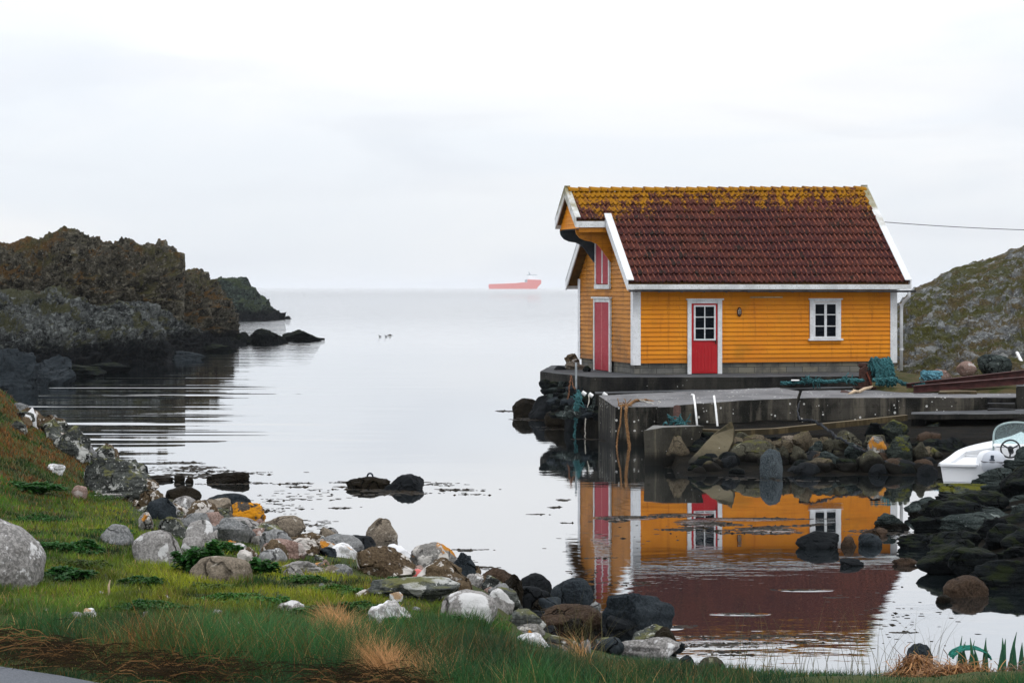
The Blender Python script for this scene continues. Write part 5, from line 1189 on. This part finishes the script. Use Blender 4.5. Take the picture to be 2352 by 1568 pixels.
# rocks off the headland and at its foot
for (a,b,c,d,l,k) in ((636,738,757,783,'longest low rock at the end of the reef off the headland','angular'),(568,640,754,790,'humped rock in the middle of the reef off the headland','angular'),(500,548,772,795,'low dark rock between the headland and the reef','angular'),(612,662,770,789,'small black rock between the two biggest reef rocks','angular'),(715,746,774,780,'thin flat rock at the very tip of the reef','slab'),(536,578,762,790,'small rock joining the reef to the headland','angular'),
        (-70,84,800,892,'dark slab rock at the foot of the headland, cut by the left edge','angular'),(60,165,815,874,'dark leaning rock at the foot of the headland','angular'),(-30,70,852,893,'lowest dark rock at the left edge before the headland','slab'),
        (30,112,838,889,'dark rock between the leaning rock and the left edge','angular'),(92,172,846,882,'small dark rock at the water right of the leaning rock','angular'),(150,236,838,866,'low brown black rock at the water under the grey headland','slab'),(200,300,832,856,'flat weedy ledge under the grey headland','slab'),(392,470,806,826,'low dark ledge at the foot of the headland near the reef','slab'),(460,545,790,808,'black ledge where the reef leaves the headland','slab')):
    stone(a,b,c,d,K_DBLU if 'dark' in l and c>795 else K_SCHD,l,'w',k,'rock','reef_rock',None,sub=6,dep=.7)
r_=random.Random(3)
for (a,b,c,d,l) in ((2250,2330,812,850,'rounded grey rock on the foot of the hill'),(2130,2190,846,866,'flat pale rock at the foot of the hill behind the blue coil'),(2200,2246,828,852,'pinkish rock on the hill foot')):
    stone(a,b,c,d,[K_SCHI,K_GREY,K_PINK][r_.randrange(3)] if 'pink' not in l else K_PINK,l,62.8,'round','rock','hill_rock',None)
# ------------------------------------------------------------------ grass, plants, seaweed
def m_blade(name,trans=.35):
    t=MT(name); a=t.n('ShaderNodeVertexColor',layer_name='tint'); 
    t.set(t.b.inputs['Base Color'],a.outputs['Color']); t.b.inputs['Roughness'].default_value=.6; t.b.inputs['Specular IOR Level'].default_value=.2
    tr=t.n('ShaderNodeBsdfTranslucent'); t.l(a.outputs['Color'],tr.inputs[0]); m=t.n('ShaderNodeMixShader'); m.inputs[0].default_value=trans
    t.l(t.b.outputs[0],m.inputs[1]); t.l(tr.outputs[0],m.inputs[2]); t.l(m.outputs[0],t.out.inputs[0]); return t.m
M_BLADE=m_blade('grass blades')
def blades(name,X,Y,Z,hgt,wid,col,bend,mat,az=None,seg=3,lean=.18):
    n=len(X); az=rng.uniform(0,2*np.pi,n) if az is None else az
    fa=rng.uniform(-.9,.9,n)                              # blade plane roughly square to the viewer or turned
    ux,uy=np.cos(fa),np.sin(fa)
    dx,dy=np.cos(az)*bend,np.sin(az)*bend
    ts=np.linspace(0,1,seg+1); V=[]
    for t in ts:
        w=wid*(1-t*.92)*.5; k=t*t
        px=X+dx*k*hgt; py=Y+dy*k*hgt; pz=Z+hgt*(t-.35*bend*bend*k)
        V.append(np.stack([px-ux*w,py-uy*w,pz],-1)); V.append(np.stack([px+ux*w,py+uy*w,pz],-1))
    V=np.stack(V,1); m=2*(seg+1); base=np.arange(n)[:,None]*m
    f=np.concatenate([base+np.array([[2*i,2*i+1,2*i+3,2*i+2]]) for i in range(seg)],0)
    o=mesh_obj(name,V.reshape(-1,3),f,mat)
    ca=o.data.color_attributes.new('tint','FLOAT_COLOR','POINT')
    shade=np.linspace(.75,1.15,seg+1).repeat(2)[None,:,None]
    c=np.concatenate([np.clip(col[:,None,:]*np.ones((1,m,1)),0,1),np.ones((n,m,1))],-1)
    ca.data.foreach_set('color',c.astype(np.float32).ravel()); return o
def outside_stones(X,Y,k=.80):
    ok=np.ones(len(X),bool)
    for (sx,sy,rx,ry) in STONES:
        if sy>50: continue
        ok&=(((X-sx)/(rx*k))**2+((Y-sy)/(ry*k))**2)>1
    return ok
def proj(X,Y,Z): return CX+X/Y*F, HY+(H-Z)/Y*F
def px_blob(px,py,cx,cy,rx,ry): return np.exp(-((px-cx)/rx)**2-((py-cy)/ry)**2)
# sample so that each part of the bank carries the same number of blades per picture area
N=GRASS_N
NN=int(N*2.5); py_=rng.uniform(900,1700,NN); px_=rng.uniform(-420,2760,NN); wide=rng.random(NN)<.14; px_=np.where(wide,rng.uniform(-2600,4200,NN),px_)
# cast onto a mean surface quickly: iterate depth
Yd=np.full(NN,15.0)
for _ in range(40):
    X=(px_-CX)/F*Yd; z=ground_z(X,Yd); Yn=(H-z)*F/(py_-HY); Yd=np.clip(.6*Yd+.4*Yn,7,72)
X=(px_-CX)/F*Yd; Y=Yd+rng.normal(0,.06,NN)*Yd*.15; X=X+rng.normal(0,.02,NN)
Z=ground_z(X,Y); ys=np.interp(X,_sh[:,0],_sh[:,1])
den=fbm(P3(X*.8,Y*.8,3.3),3,40)
rc=np.interp(px_,[300,322,400,470,560,640,720,800,900,1000,1085,1140],[1140,1162,1190,1200,1212,1234,1256,1270,1290,1318,1352,1385]); rocky=np.exp(-((py_-rc-6)/30)**2)*(px_>300)*(px_<1150)*(1+.5*den)+.6*np.exp(-((py_-rc+30)/40)**2)*(px_>300)*(px_<1150)
ok=(Z>.22+.12*den)&(Y<ys-1.0)&(outside_stones(X,Y))&((Y-9.9)+.8*(X+2.3)>.02+.10*den)
ok&=(rng.random(NN)<1.0-.90*np.clip(rocky,0,1))
ok&=~((px_>1140)&(px_<1600)&(py_<np.interp(px_,[1140,1180,1262,1330,1560,1600],[1404,1440,1478,1490,1502,1515])+10*den))
X,Y,Z=X[ok],Y[ok],Z[ok]; px_,py_=proj(X,Y,Z); n=len(X)
dist=Y
f1=fbm(P3(X*.55,Y*.35,0.5),4,51); f2=fbm(P3(X*1.7,Y*1.1,2.5),4,52); f3=rng.normal(0,1,n); f4=fbm(P3(X*4.5,Y*2.5,5),3,53)
DG=np.array((.010,.032,.009)); MG=np.array((.050,.128,.013)); YG=np.array((.185,.200,.014)); OL=np.array((.060,.055,.012)); ST=np.array((.26,.105,.026)); BG=np.array((.018,.066,.028)); BR=np.array((.042,.027,.012))
s01=lambda v,a,b:np.clip((v-a)/(b-a),0,1)
def mixn(a,b,t): return a*(1-t[:,None])+b*t[:,None]
col=mixn(np.repeat(DG[None],n,0),np.repeat(MG[None],n,0),s01(f2+.3*f4,-.35,.25))
mead=px_blob(px_,py_,560,1340,420,75)+px_blob(px_,py_,250,1190,220,40)*.6+px_blob(px_,py_,900,1340,350,50)*.5
col=mixn(col,np.repeat(YG[None],n,0),np.clip(mead*1.25*s01(f2+f1*.6+.35*f4,-.35,.28)+s01(f4,.25,.5)*.25,0,.95))
low=s01(py_+70*f1+40*f2,1395,1490); col=mixn(col,np.repeat(BG[None],n,0),low*.7)
dry=(px_blob(px_,py_,110,1000,210,115)*2.3+px_blob(px_,py_,30,930,140,65)*2.3+px_blob(px_,py_,170,1060,110,30)*.8+px_blob(px_,py_,60,1085,60,22)*1.0+px_blob(px_,py_,290,1125,22,26)
    +px_blob(px_,py_,150,1518,420,20)*.5+px_blob(px_,py_,330,1478,70,16)*.7+px_blob(px_,py_,560,1548,250,14)*.5+px_blob(px_,py_,700,1572,200,14)*.5+px_blob(px_,py_,1010,1560,120,30)*.9+px_blob(px_,py_,1480,1555,120,26)*1.1+px_blob(px_,py_,1330,1490,50,36)*.8
    +px_blob(px_,py_,1600,1560,110,20)*.9+px_blob(px_,py_,1230,1420,40,30)*.6+px_blob(px_,py_,880,1355,60,14)*.8+px_blob(px_,py_,1250,1560,90,22)*.6)
dk=np.clip(dry*(.45+1.3*f4+.6*f2),0,1.0); pick=rng.random(n)<dk
col[pick]=mixn(np.repeat(ST[None],pick.sum(),0),np.repeat(BR[None],pick.sum(),0),rng.random(pick.sum())**.7)
dead=(rng.random(n)<.05+.08*s01(f4,.1,.4))&~pick; col[dead]=np.array((.20,.13,.05))*(1+.3*f3[dead,None])
brn=(rng.random(n)<.05+.10*s01(f1,.1,.4))&~pick&~dead; col[brn]=OL*(1+.3*f3[brn,None])
col=np.clip(col*(1+.22*f3[:,None])*(1+.95*f2[:,None]),.004,.6)
rcx=np.interp(px_,[300,322,400,470,560,640,720,800,900,1000,1085,1140],[1140,1162,1190,1200,1212,1234,1256,1270,1290,1318,1352,1385])
tall=s01(py_,1428,1505)*s01(fbm(P3(X*1.3,Y*1.3,9),3,60),-.5,.3); 
hg=(.050+.035*s01(f2,-.2,.4)+.15*tall+.02*np.clip(dry,0,1))*rng.uniform(.6,1.45,n)*np.clip(dist/16,.8,1.8)
edge=np.clip(((Y-9.9)+.8*(X+2.3))/.8,.25,1); hg=hg*edge
cl_=fbm(P3(X*2.6,Y*1.3,21),3,91); hg=hg*(.55+1.0*s01(cl_,-.3,.35)); hg=np.minimum(hg,np.clip(.075+.5*tall,.06,.30))
hg=np.where((px_>300)&(px_<1150)&(py_<rcx+55),np.minimum(hg,.055),hg)
topl=np.interp(px_,[1000,1100,1140,1180,1262,1330,1400,1560,1700,2000,2352],[1330,1385,1412,1446,1482,1492,1500,1513,1526,1540,1545])+8*f4*3
hg=np.where(px_>1060,np.clip(np.minimum(hg,(py_-topl)/F*Y),.02,.4),hg)
wd=np.clip(.00040*dist,.0032,.03)*rng.uniform(.6,1.2,n)*np.where(rng.random(n)<.10,2.1,1.0)
tag(blades('grass',X,Y,Z-.01,hg,wd,col,rng.uniform(.15,.85,n)*(1+.4*pick),M_BLADE),kind='stuff')
# the straw coloured swathe that crosses the near grass
def swathe(px0,py0,px1,py1,wpx,nb,hscale,name='dry_grass'):
    q=rng.random(nb); pxs=px0+(px1-px0)*q+rng.normal(0,wpx,nb)*(.4+q); pys=py0+(py1-py0)*q+rng.normal(0,wpx*.45,nb)
    Yd=np.full(nb,11.0)
    for _ in range(40):
        Xs=(pxs-CX)/F*Yd; Yd=np.clip(.6*Yd+.4*(H-ground_z(Xs,Yd))*F/(pys-HY),7,60)
    Xs=(pxs-CX)/F*Yd; Zs=ground_z(Xs,Yd); c=np.array((.42,.22,.085))[None]*rng.uniform(.35,1.3,(nb,1)); 
    return Xs,Yd,Zs,c,rng.uniform(.14,.30,nb)*hscale
parts=[swathe(760,1462,905,1590,10,3400,.80),swathe(752,1470,790,1500,7,420,.6),swathe(1425,1572,1545,1575,26,700,.35),swathe(1334,1515,1342,1540,5,60,.8),swathe(960,1585,1050,1575,25,600,.7)]
Xs,Ys_,Zs,cs_,hs=[np.concatenate([p[i] for p in parts]) for i in range(5)]
tag(blades('dry_grass',Xs,Ys_,Zs,hs,np.clip(.00045*Ys_,.004,.012)*rng.uniform(.7,1.3,len(Xs)),np.clip(cs_,0,.7),rng.uniform(.4,1.2,len(Xs)),M_BLADE,az=rng.normal(2.3,.9,len(Xs)),seg=4),kind='stuff')
# matted straw along the road edge
nb=5000; pxs=rng.uniform(-200,1050,nb); pys=1512+.10*np.maximum(0,pxs)+rng.normal(0,15,nb); Yd=np.full(nb,10.0)
for _ in range(40):
    Xs=(pxs-CX)/F*Yd; Yd=np.clip(.6*Yd+.4*(H-ground_z(Xs,Yd))*F/(pys-HY),7,60)
Xs=(pxs-CX)/F*Yd; k=fbm(P3(Xs*1.8,Yd*1.2,1),3,77)*1.6+.5*rng.random(nb)>.22; k&=((Yd-9.9)+.8*(Xs+2.3)>.03); Xs,Yd=Xs[k],Yd[k]; nb=len(Xs)
def strands(name,X,Y,Z,L,hh,wid,col,mat):
    n=len(X); az=rng.normal(0,.75,n)+np.where(rng.random(n)<.5,0,np.pi); dx,dy=np.cos(az),np.sin(az)*.8; cv=rng.normal(0,.25,n); V=[]
    for t in (0,.33,.66,1.0):
        px=X+dx*L*t-dy*cv*L*t*t; py=Y+dy*L*t+dx*cv*L*t*t; pz=Z+hh*4*t*(1-t)+hh*.3*t; w=wid*(1-.6*t)*.5
        V+= [np.stack([px,py,pz-w],-1),np.stack([px,py,pz+w],-1)]
    V=np.stack(V,1); base=np.arange(n)[:,None]*8; f=np.concatenate([base+np.array([[2*i,2*i+1,2*i+3,2*i+2]]) for i in range(3)],0)
    o=mesh_obj(name,V.reshape(-1,3),f,mat); ca=o.data.color_attributes.new('tint','FLOAT_COLOR','POINT'); c=np.concatenate([col[:,None,:]*np.ones((1,8,1)),np.ones((n,8,1))],-1); ca.data.foreach_set('color',c.astype(np.float32).ravel()); return o
tag(strands('straw',Xs,Yd,ground_z(Xs,Yd)+rng.uniform(.0,.07,nb),rng.uniform(.06,.26,nb),rng.uniform(.0,.05,nb),np.full(nb,.0045)*rng.uniform(.6,1.3,nb),np.clip(np.where(rng.random((nb,1))<.78,BR[None]*.8,np.array((.22,.115,.045))[None])*rng.uniform(.35,1.25,(nb,1)),0,.6),M_BLADE),kind='stuff')
# tall thin stalks against the water
nb=150; pxs=rng.choice([1280,1330,1340,1348,1700,1760,1840,1960,2020,2130],nb)+rng.normal(0,26,nb); Yd=rng.uniform(10.2,12,nb); Xs=(pxs-CX)/F*Yd
tag(blades('stalks',Xs,Yd,ground_z(Xs,Yd),rng.uniform(.22,.46,nb),np.full(nb,.0032),np.clip(np.repeat(np.array([[.10,.09,.035]]),nb,0)*rng.uniform(.4,1.6,(nb,1)),0,.5),rng.uniform(.2,.8,nb),M_BLADE,seg=5),kind='stuff')

# broad leaved plants
def leafy(px,py,wpx,hpx,n,label,col=(.020,.080,.013),name='nettle_plant',lw=.05):
    Y=march(px,py,ground_z); w=wpx/F*Y/2; h=hpx/F*Y; c=W(px,py,Y); V=[];Fc=[];C=[]
    p1,p2=random.uniform(0,6),random.uniform(0,6)
    for i in range(n):
        a=random.uniform(0,6.283); rr=math.sqrt(random.random())*(.72+.2*math.sin(2*a+p1)+.16*math.sin(5*a+p2)); x=math.cos(a)*rr*w; y=math.sin(a)*rr*w*.7
        top=h*math.sqrt(max(0,1-(rr*.9)**2))*(.70+.35*math.sin(x/w*5+p1)*math.sin(y/w*6+p2)); z=top*(random.random()**.35)
        L=lw*random.uniform(.7,1.5); az=a+random.gauss(0,.9); dr=Vector((math.cos(az),math.sin(az),random.uniform(-.5,.35))).normalized(); sd=dr.cross(Vector((0,0,1))).normalized()
        up=sd.cross(dr); b=len(V); p=Vector((x,y,z))
        for q in (p,p+dr*L*.35+sd*L*.32+up*.01,p+dr*L*.7+sd*L*.22,p+dr*L,p+dr*L*.7-sd*L*.22,p+dr*L*.35-sd*L*.32+up*.01,p+dr*L*.5-up*L*.06): V.append(tuple(q))
        Fc+=[(b,b+1,b+6),(b+1,b+2,b+6),(b+2,b+3,b+6),(b+3,b+4,b+6),(b+4,b+5,b+6),(b+5,b,b+6)]
        k=random.uniform(.5,1.6); C+=[(col[0]*k*random.uniform(.8,1.3),col[1]*k,col[2]*k,1)]*7
    o=mesh_obj(name,np.array(V),np.array(Fc),M_BLADE,loc=c); ca=o.data.color_attributes.new('tint','FLOAT_COLOR','POINT'); ca.data.foreach_set('color',np.array(C,dtype=np.float32).ravel())
    return tag(o,label,'plant' if label else None)
leafy(462,1322,140,84,1500,'lush dark green nettles wrapped round the large brown boulder')
leafy(520,1270,90,26,500,'dark green leaves on top of the nettle patch below the white stone')
leafy(603,1318,80,40,480,'green leafy plants right of the large brown boulder')
leafy(150,1268,190,30,800,'leafy green weeds beside the huge boulder at the left')
leafy(150,1330,170,28,650,'dark leafy weeds in front of the huge boulder at the left',(.016,.065,.013))
leafy(70,1130,170,26,1100,'leafy green weeds on the slope of the left bank',lw=.075)
gc=[leafy(px,py,wp,hp,n_,None,c_,'ground_cover',.034) for px,py,wp,hp,n_,c_ in ((560,1385,260,22,700,(.028,.095,.014)),(330,1400,240,20,600,(.020,.075,.013)),(760,1365,200,20,420,(.035,.10,.015)),(240,1230,160,20,420,(.022,.08,.012)),(950,1440,180,22,420,(.020,.075,.02)),(640,1450,260,20,500,(.016,.06,.02)),(90,1200,140,22,360,(.02,.08,.012)),(330,1340,120,18,300,(.02,.07,.012)),(480,1355,160,16,400,(.05,.085,.014)),(700,1335,130,16,300,(.03,.085,.012)),(180,1300,160,16,380,(.045,.075,.014)),(820,1400,150,18,320,(.03,.085,.016)),(120,1440,200,20,420,(.014,.055,.018)),(430,1440,160,18,360,(.02,.075,.014)),(1020,1430,120,18,280,(.025,.08,.016)),(230,1150,130,18,300,(.03,.07,.012)))]
for w_ in gc: w_['kind']='stuff'; w_.pop('category',None)
leafy(915,1345,60,24,260,'green leaves growing by the layered grey rock')
leafy(720,1420,120,30,500,'pale green ferny leaves below the domed stone',(.045,.10,.03))
# iris leaves
def iris(px,py,Y,n,label):
    c=Vector((WX(px,Y),Y,float(ground_z(WX(px,Y),Y)))); b=MB()
    for i in range(n):
        x=(i/(n-1)-.5)*(.24 if n>8 else .06)+random.uniform(-.015,.015); y=random.uniform(-.08,.08); h=random.uniform(.12,.21)+(H-c.z-(py-HY)/F*Y)*0; l=random.uniform(-.10,.10); w=random.uniform(.010,.016)
        prev=None; P=[]
        for k in range(5):
            t=k/4; ww=w*(1-t**1.8)+.0008; P+=[(x+l*t*t*h*2-ww,y,h*t),(x+l*t*t*h*2,y-.006,h*t),(x+l*t*t*h*2+ww,y,h*t)]
        F_=[]
        for k in range(4):
            for j in (0,1): F_.append((3*k+j,3*k+j+1,3*k+j+4,3*k+j+3))
        b.add(P,F_)
    t=MT('iris leaf'); t.fin(t.mix(t.step(t.noise(t.coord('Object'),12,3),.4,.6),(.018,.075,.040),(.035,.12,.055)),.45)
    o=mesh_obj('iris_plant',b.v,b.f,t.m,loc=c); return tag(o,label,'plant' if label else None)
iris(2285,1500,9.6,13,'clump of upright sword shaped iris leaves at the lower right corner')
iris(2215,1505,9.7,6,'few short iris leaves beside the green net left of the large iris clump')
def straw_heap(px,py,Y,w,h,n,label,cols=((.40,.21,.085),(.20,.09,.035))):
    c=Vector((WX(px,Y),Y,float(ground_z(WX(px,Y),Y)))); V=[];Fc=[];C=[]
    zt=H-(py-HY)/F*Y-c.z
    for i in range(n):
        a=random.uniform(0,6.283); rr=random.random()**.5; p=Vector((math.cos(a)*rr*w,math.sin(a)*rr*w*.7,zt*(1-rr**2)*random.uniform(.6,1.0)))
        d=Vector((random.gauss(0,1),random.gauss(0,1),random.gauss(0,.35))).normalized(); L=random.uniform(.04,.13); b=len(V); col=np.array(cols[0])*random.uniform(.5,1.3) if random.random()<.6 else np.array(cols[1])*random.uniform(.4,1.3)
        u=d.cross(Vector((0,0,1))).normalized()*.0022; q=p
        for k in range(4):
            V+=[tuple(q-u),tuple(q+u)]; C+=[(*np.clip(col,0,1),1)]*2; d=(d+Vector((random.gauss(0,.3),random.gauss(0,.3),-.22))).normalized(); q=q+d*L/3
        Fc+=[(b+2*k,b+2*k+1,b+2*k+3,b+2*k+2) for k in range(3)]
    o=mesh_obj('straw_heap',np.array(V),np.array(Fc),M_BLADE,loc=c); ca=o.data.color_attributes.new('tint','FLOAT_COLOR','POINT'); ca.data.foreach_set('color',np.array(C,dtype=np.float32).ravel()); return tag(o,label,'straw')
straw_heap(2108,1500,9.7,.13,.2,1500,'rounded heap of orange brown straw left of the green net')
straw_heap(2200,1522,9.5,.22,.2,2200,'wide heap of dry straw under the green net and iris leaves')
straw_heap(2345,1535,9.5,.12,.2,900,'heap of straw at the lower right corner',((.22,.14,.09),(.12,.07,.04)))
cn=Vector((WX(2228,9.65),9.65,H-(1512-HY)/F*9.65)); nb_=MB()
for k in range(10):
    nb_.tube([cn+Vector((math.cos(q)*.085,.012*k-.05,math.sin(q)*.05+random.uniform(-.003,.003))) for q in np.linspace(.1,3.0,12)],.0028,5)
tag(nb_.build('net',rope_mat('green net',(.01,.10,.075),(.02,.2,.15))),'scrap of green fishing net arched over the straw','net')
# pink float between the rocks
Yp=march(959,1330,ground_z)-.25; bo=MB().lathe([(.01,-.075),(.05,-.06),(.075,0),(.05,.06),(.01,.075)],(0,0,0),14); tag(mesh_obj('float',bo.v,bo.f,plain('faded pink float',(.55,.12,.11),.5),smooth=True,loc=W(959,1322,Yp)),'faded pink float lying against the big brown rock','float')
sk_=MB(); a=Vector(W(250,1368,march(250,1368,ground_z))); sk_.tube([a,a+Vector((.0,0,.07)),a+Vector((.01,0,.11))],[.009,.008,.003],6)
tag(sk_.build('stick',M_DRIFT),'short pale stick standing in the meadow grass','stick')

# floating weed: small leaves and stalks breaking the surface
wv=[];wf=[]
def weed(cx,cy,rx,ry,n,big=1.0):
    global wv,wf
    rows=max(1,int(ry*1.3)); per=int(n*.55/rows)+1
    for rw in range(rows):
        cyr=cy+random.gauss(0,ry*.55); x0=cx+random.gauss(0,rx*.35); sp=rx*random.uniform(.12,.6); wav=random.uniform(-1,1)*ry*.12
        for _ in range(per):
            q=random.gauss(0,.5); px=x0+q*sp*1.6; py=cyr+q*wav+random.gauss(0,.5)
            if py<700: continue
            Y=YW(py); X=WX(px,Y); k_=Y/40; w=random.uniform(.018,.075)*big*k_; h=random.uniform(.001,.016)*big*k_*(1.9 if random.random()<.12 else .6); d=random.uniform(.02,.06)*k_; b=len(wv); l=random.uniform(-.5,.5)*w; a=random.uniform(-.5,.5)
            wv+=[(X-w,Y-d,-.002),(X+w,Y-d+a*.05,-.002),(X+w*.7+l,Y+d,.003),(X-w*.6+l,Y+d,.003),(X+l*.6,Y,h)]
            wf+=[(0+b,1+b,4+b),(1+b,2+b,4+b),(2+b,3+b,4+b),(3+b,0+b,4+b)]
for a in ((445,1075,90,9,420),(420,1062,60,4,200),(470,1092,70,8,300),(400,1090,60,8,260),(520,1112,120,3,120),(640,1110,60,3,150),(560,1086,90,5,140),(690,1117,40,2,60),(700,1140,120,12,70),(640,1150,60,10,60),(640,1170,60,10,90),(720,1205,50,10,80),(650,1195,40,6,80),(720,1228,40,4,90),
    (850,1122,80,6,420),(800,1108,40,3,160),(950,1130,60,5,260),(1060,1125,60,3,160),(1010,1112,60,4,120),(880,1133,120,5,130),(1070,1136,60,2,40),(780,1168,40,3,60),(1280,1164,30,1.5,80),(1300,1148,30,2,60),(1220,1180,25,1.5,40),
    (1060,1290,40,7,220),(1060,1262,60,3,120),(1110,1305,50,6,120),(1010,1275,40,4,60),(1100,1330,20,4,40),
    (1170,944,40,2,160),(1220,960,60,5,260),(1290,982,60,4,200),(1380,1012,40,3,150),
    (1440,1190,90,4,260),(1540,1184,80,4,220),(1610,1200,60,7,420),(1680,1205,60,6,260),(1760,1215,70,8,620),(1800,1190,110,3,240),(1700,1222,120,4,240),(1420,1196,30,3,120),(1580,1215,50,5,240),(1460,1240,200,30,60),(1870,1205,60,4,120),(2010,1220,60,6,200),(2090,1230,40,8,120),
    (1560,1071,40,3,140),(1850,1086,160,2.5,420),(2000,1087,140,2.5,300),(1780,1100,120,3,130),(2080,1084,100,3,160),
    (1640,1480,160,8,420),(1560,1440,40,5,120),(1700,1410,70,2.5,120),(1840,1355,70,2.5,90),(1930,1372,30,2,30),(1720,1463,200,6,240),(1900,1470,120,6,100),(1690,1500,90,8,200),(2290,1340,60,6,60),(2040,1395,60,2,20),(2080,1450,30,2,40),(2060,1440,200,60,40),(1760,1460,140,4,160),
    (640,790,60,2,60),(900,770,8,1,4),(1300,1200,40,2,40),(1400,1280,60,3,30),(1450,1340,60,3,60),(1340,1310,50,6,40)):
    weed(*a)
t=MT('wet kelp and bladder wrack'); t.fin(t.mix(t.step(t.noise(t.pos(),9,3),.4,.6),(.006,.006,.005),(.022,.015,.008)),.5); t.b.inputs['Specular IOR Level'].default_value=.02
tag(mesh_obj('seaweed',np.array(wv),np.array(wf),t.m),kind='stuff')

# two ducks and the ship on the horizon
def duck(px,py,label):
    Y=YW(py); b=MB(); b.lathe([(.01,-.32),(.10,-.24),(.15,0),(.11,.2),(.02,.36)],(0,0,.10),10,'x'); b.tube([(-.22,0,.14),(-.27,0,.30),(-.28,0,.42)],[.08,.05,.055],8); b.tube([(-.26,0,.44),(-.36,0,.44),(-.44,0,.42)],[.07,.06,.015],8)
    o=b.build('duck',plain('dark feathers',(.03,.032,.035),.7),smooth=True,loc=(WX(px,Y),Y,0)); o.scale=(.32,.32,.32); return tag(o,label,'bird','ducks on the bay')
duck(873,773,'left one of two tiny dark birds swimming far out on the bay'); duck(887,773,'right one of two tiny dark birds swimming far out on the bay')
YS=6000.0; sc=YS/F
ship=empty('supply_ship',(WX(1122,YS),YS,0),0,'red offshore supply ship with white bridge on the horizon','ship')
def sx(a): return a*sc
M_SHIP=plain('ship red',(.62,.085,.055),.5,.1); M_SHW=plain('ship white',(.80,.82,.84),.5,.05); M_SHG=plain('ship grey',(.22,.26,.30),.6,.1)
WBM=11.0; zb=-3.0
def shp(poly,y0,y1): 
    b=MB(); b.extr([(sx(p[0]),y0,p[1]) for p in poly],(0,y1-y0,0)); return b
def zz(py): return H-(py-HY)/F*YS
hull=MB()
outl=[(2,zz(662.5)-4),(0,zz(657)),(1,zz(652.5)),(63,zz(650.5)),(76,zz(648.5)),(89,zz(648.5)),(89.5,zz(642)),(121,zz(643)),(121,zz(651)),(113,zz(657.5)-2),(110,zz(657.5)-10)]
hull.extr([(sx(p[0]),-WBM,p[1]) for p in outl],(0,2*WBM,0)); hull.build('hull',M_SHIP,ship)
shp([(90,zz(642)),(91,zz(637)),(99,zz(635.5)),(118,zz(641)),(118,zz(643))],-WBM*.8,WBM*.8).build('superstructure',M_SHW,ship)
b=shp([(91,zz(637)),(90,zz(632)),(100,zz(632)),(101,zz(636))],-WBM*.7,WBM*.7); b.build('bridge',M_SHW,ship)
b=shp([(88,zz(632)),(88,zz(631)),(111,zz(631)),(111,zz(632))],-WBM*.75,WBM*.75); b.build('bridge_roof',M_SHG,ship)
b=MB(); b.tube([(sx(94.5),0,zz(632)),(sx(92.5),0,zz(623))],[sx(2.0),sx(.35)],8); b.tube([(sx(93),0,zz(628)),(sx(98),0,zz(632))],sx(.5),6); b.build('mast',M_SHG,ship)
b=shp([(36,zz(650.8)),(36,zz(648.5)),(64,zz(648)),(64,zz(650))],-WBM*.5,WBM*.5); b.build('cargo_rail',M_SHW,ship)
b=shp([(83,zz(648)),(83.5,zz(643)),(89,zz(641)),(89,zz(648))],-WBM*.6,WBM*.6); b.build('crane_house',M_SHG,ship)
if HAZE:
    # sea air between the camera and the horizon
    def zt(z): return z
    x=15000.0
    hz=MB().box(-x,x,-340,30000,-2,60); o=hz.build('haze',None); m=bpy.data.materials.new('sea air'); m.use_nodes=True; n_=m.node_tree; n_.nodes.clear()
    q=n_.nodes.new('ShaderNodeOutputMaterial'); pv=n_.nodes.new('ShaderNodeVolumePrincipled'); pv.inputs['Density'].default_value=HAZE; pv.inputs['Color'].default_value=(.80,.82,.85,1); pv.inputs['Anisotropy'].default_value=0.0
    n_.links.new(pv.outputs[0],q.inputs['Volume']); o.data.materials.append(m); tag(o,kind='stuff')
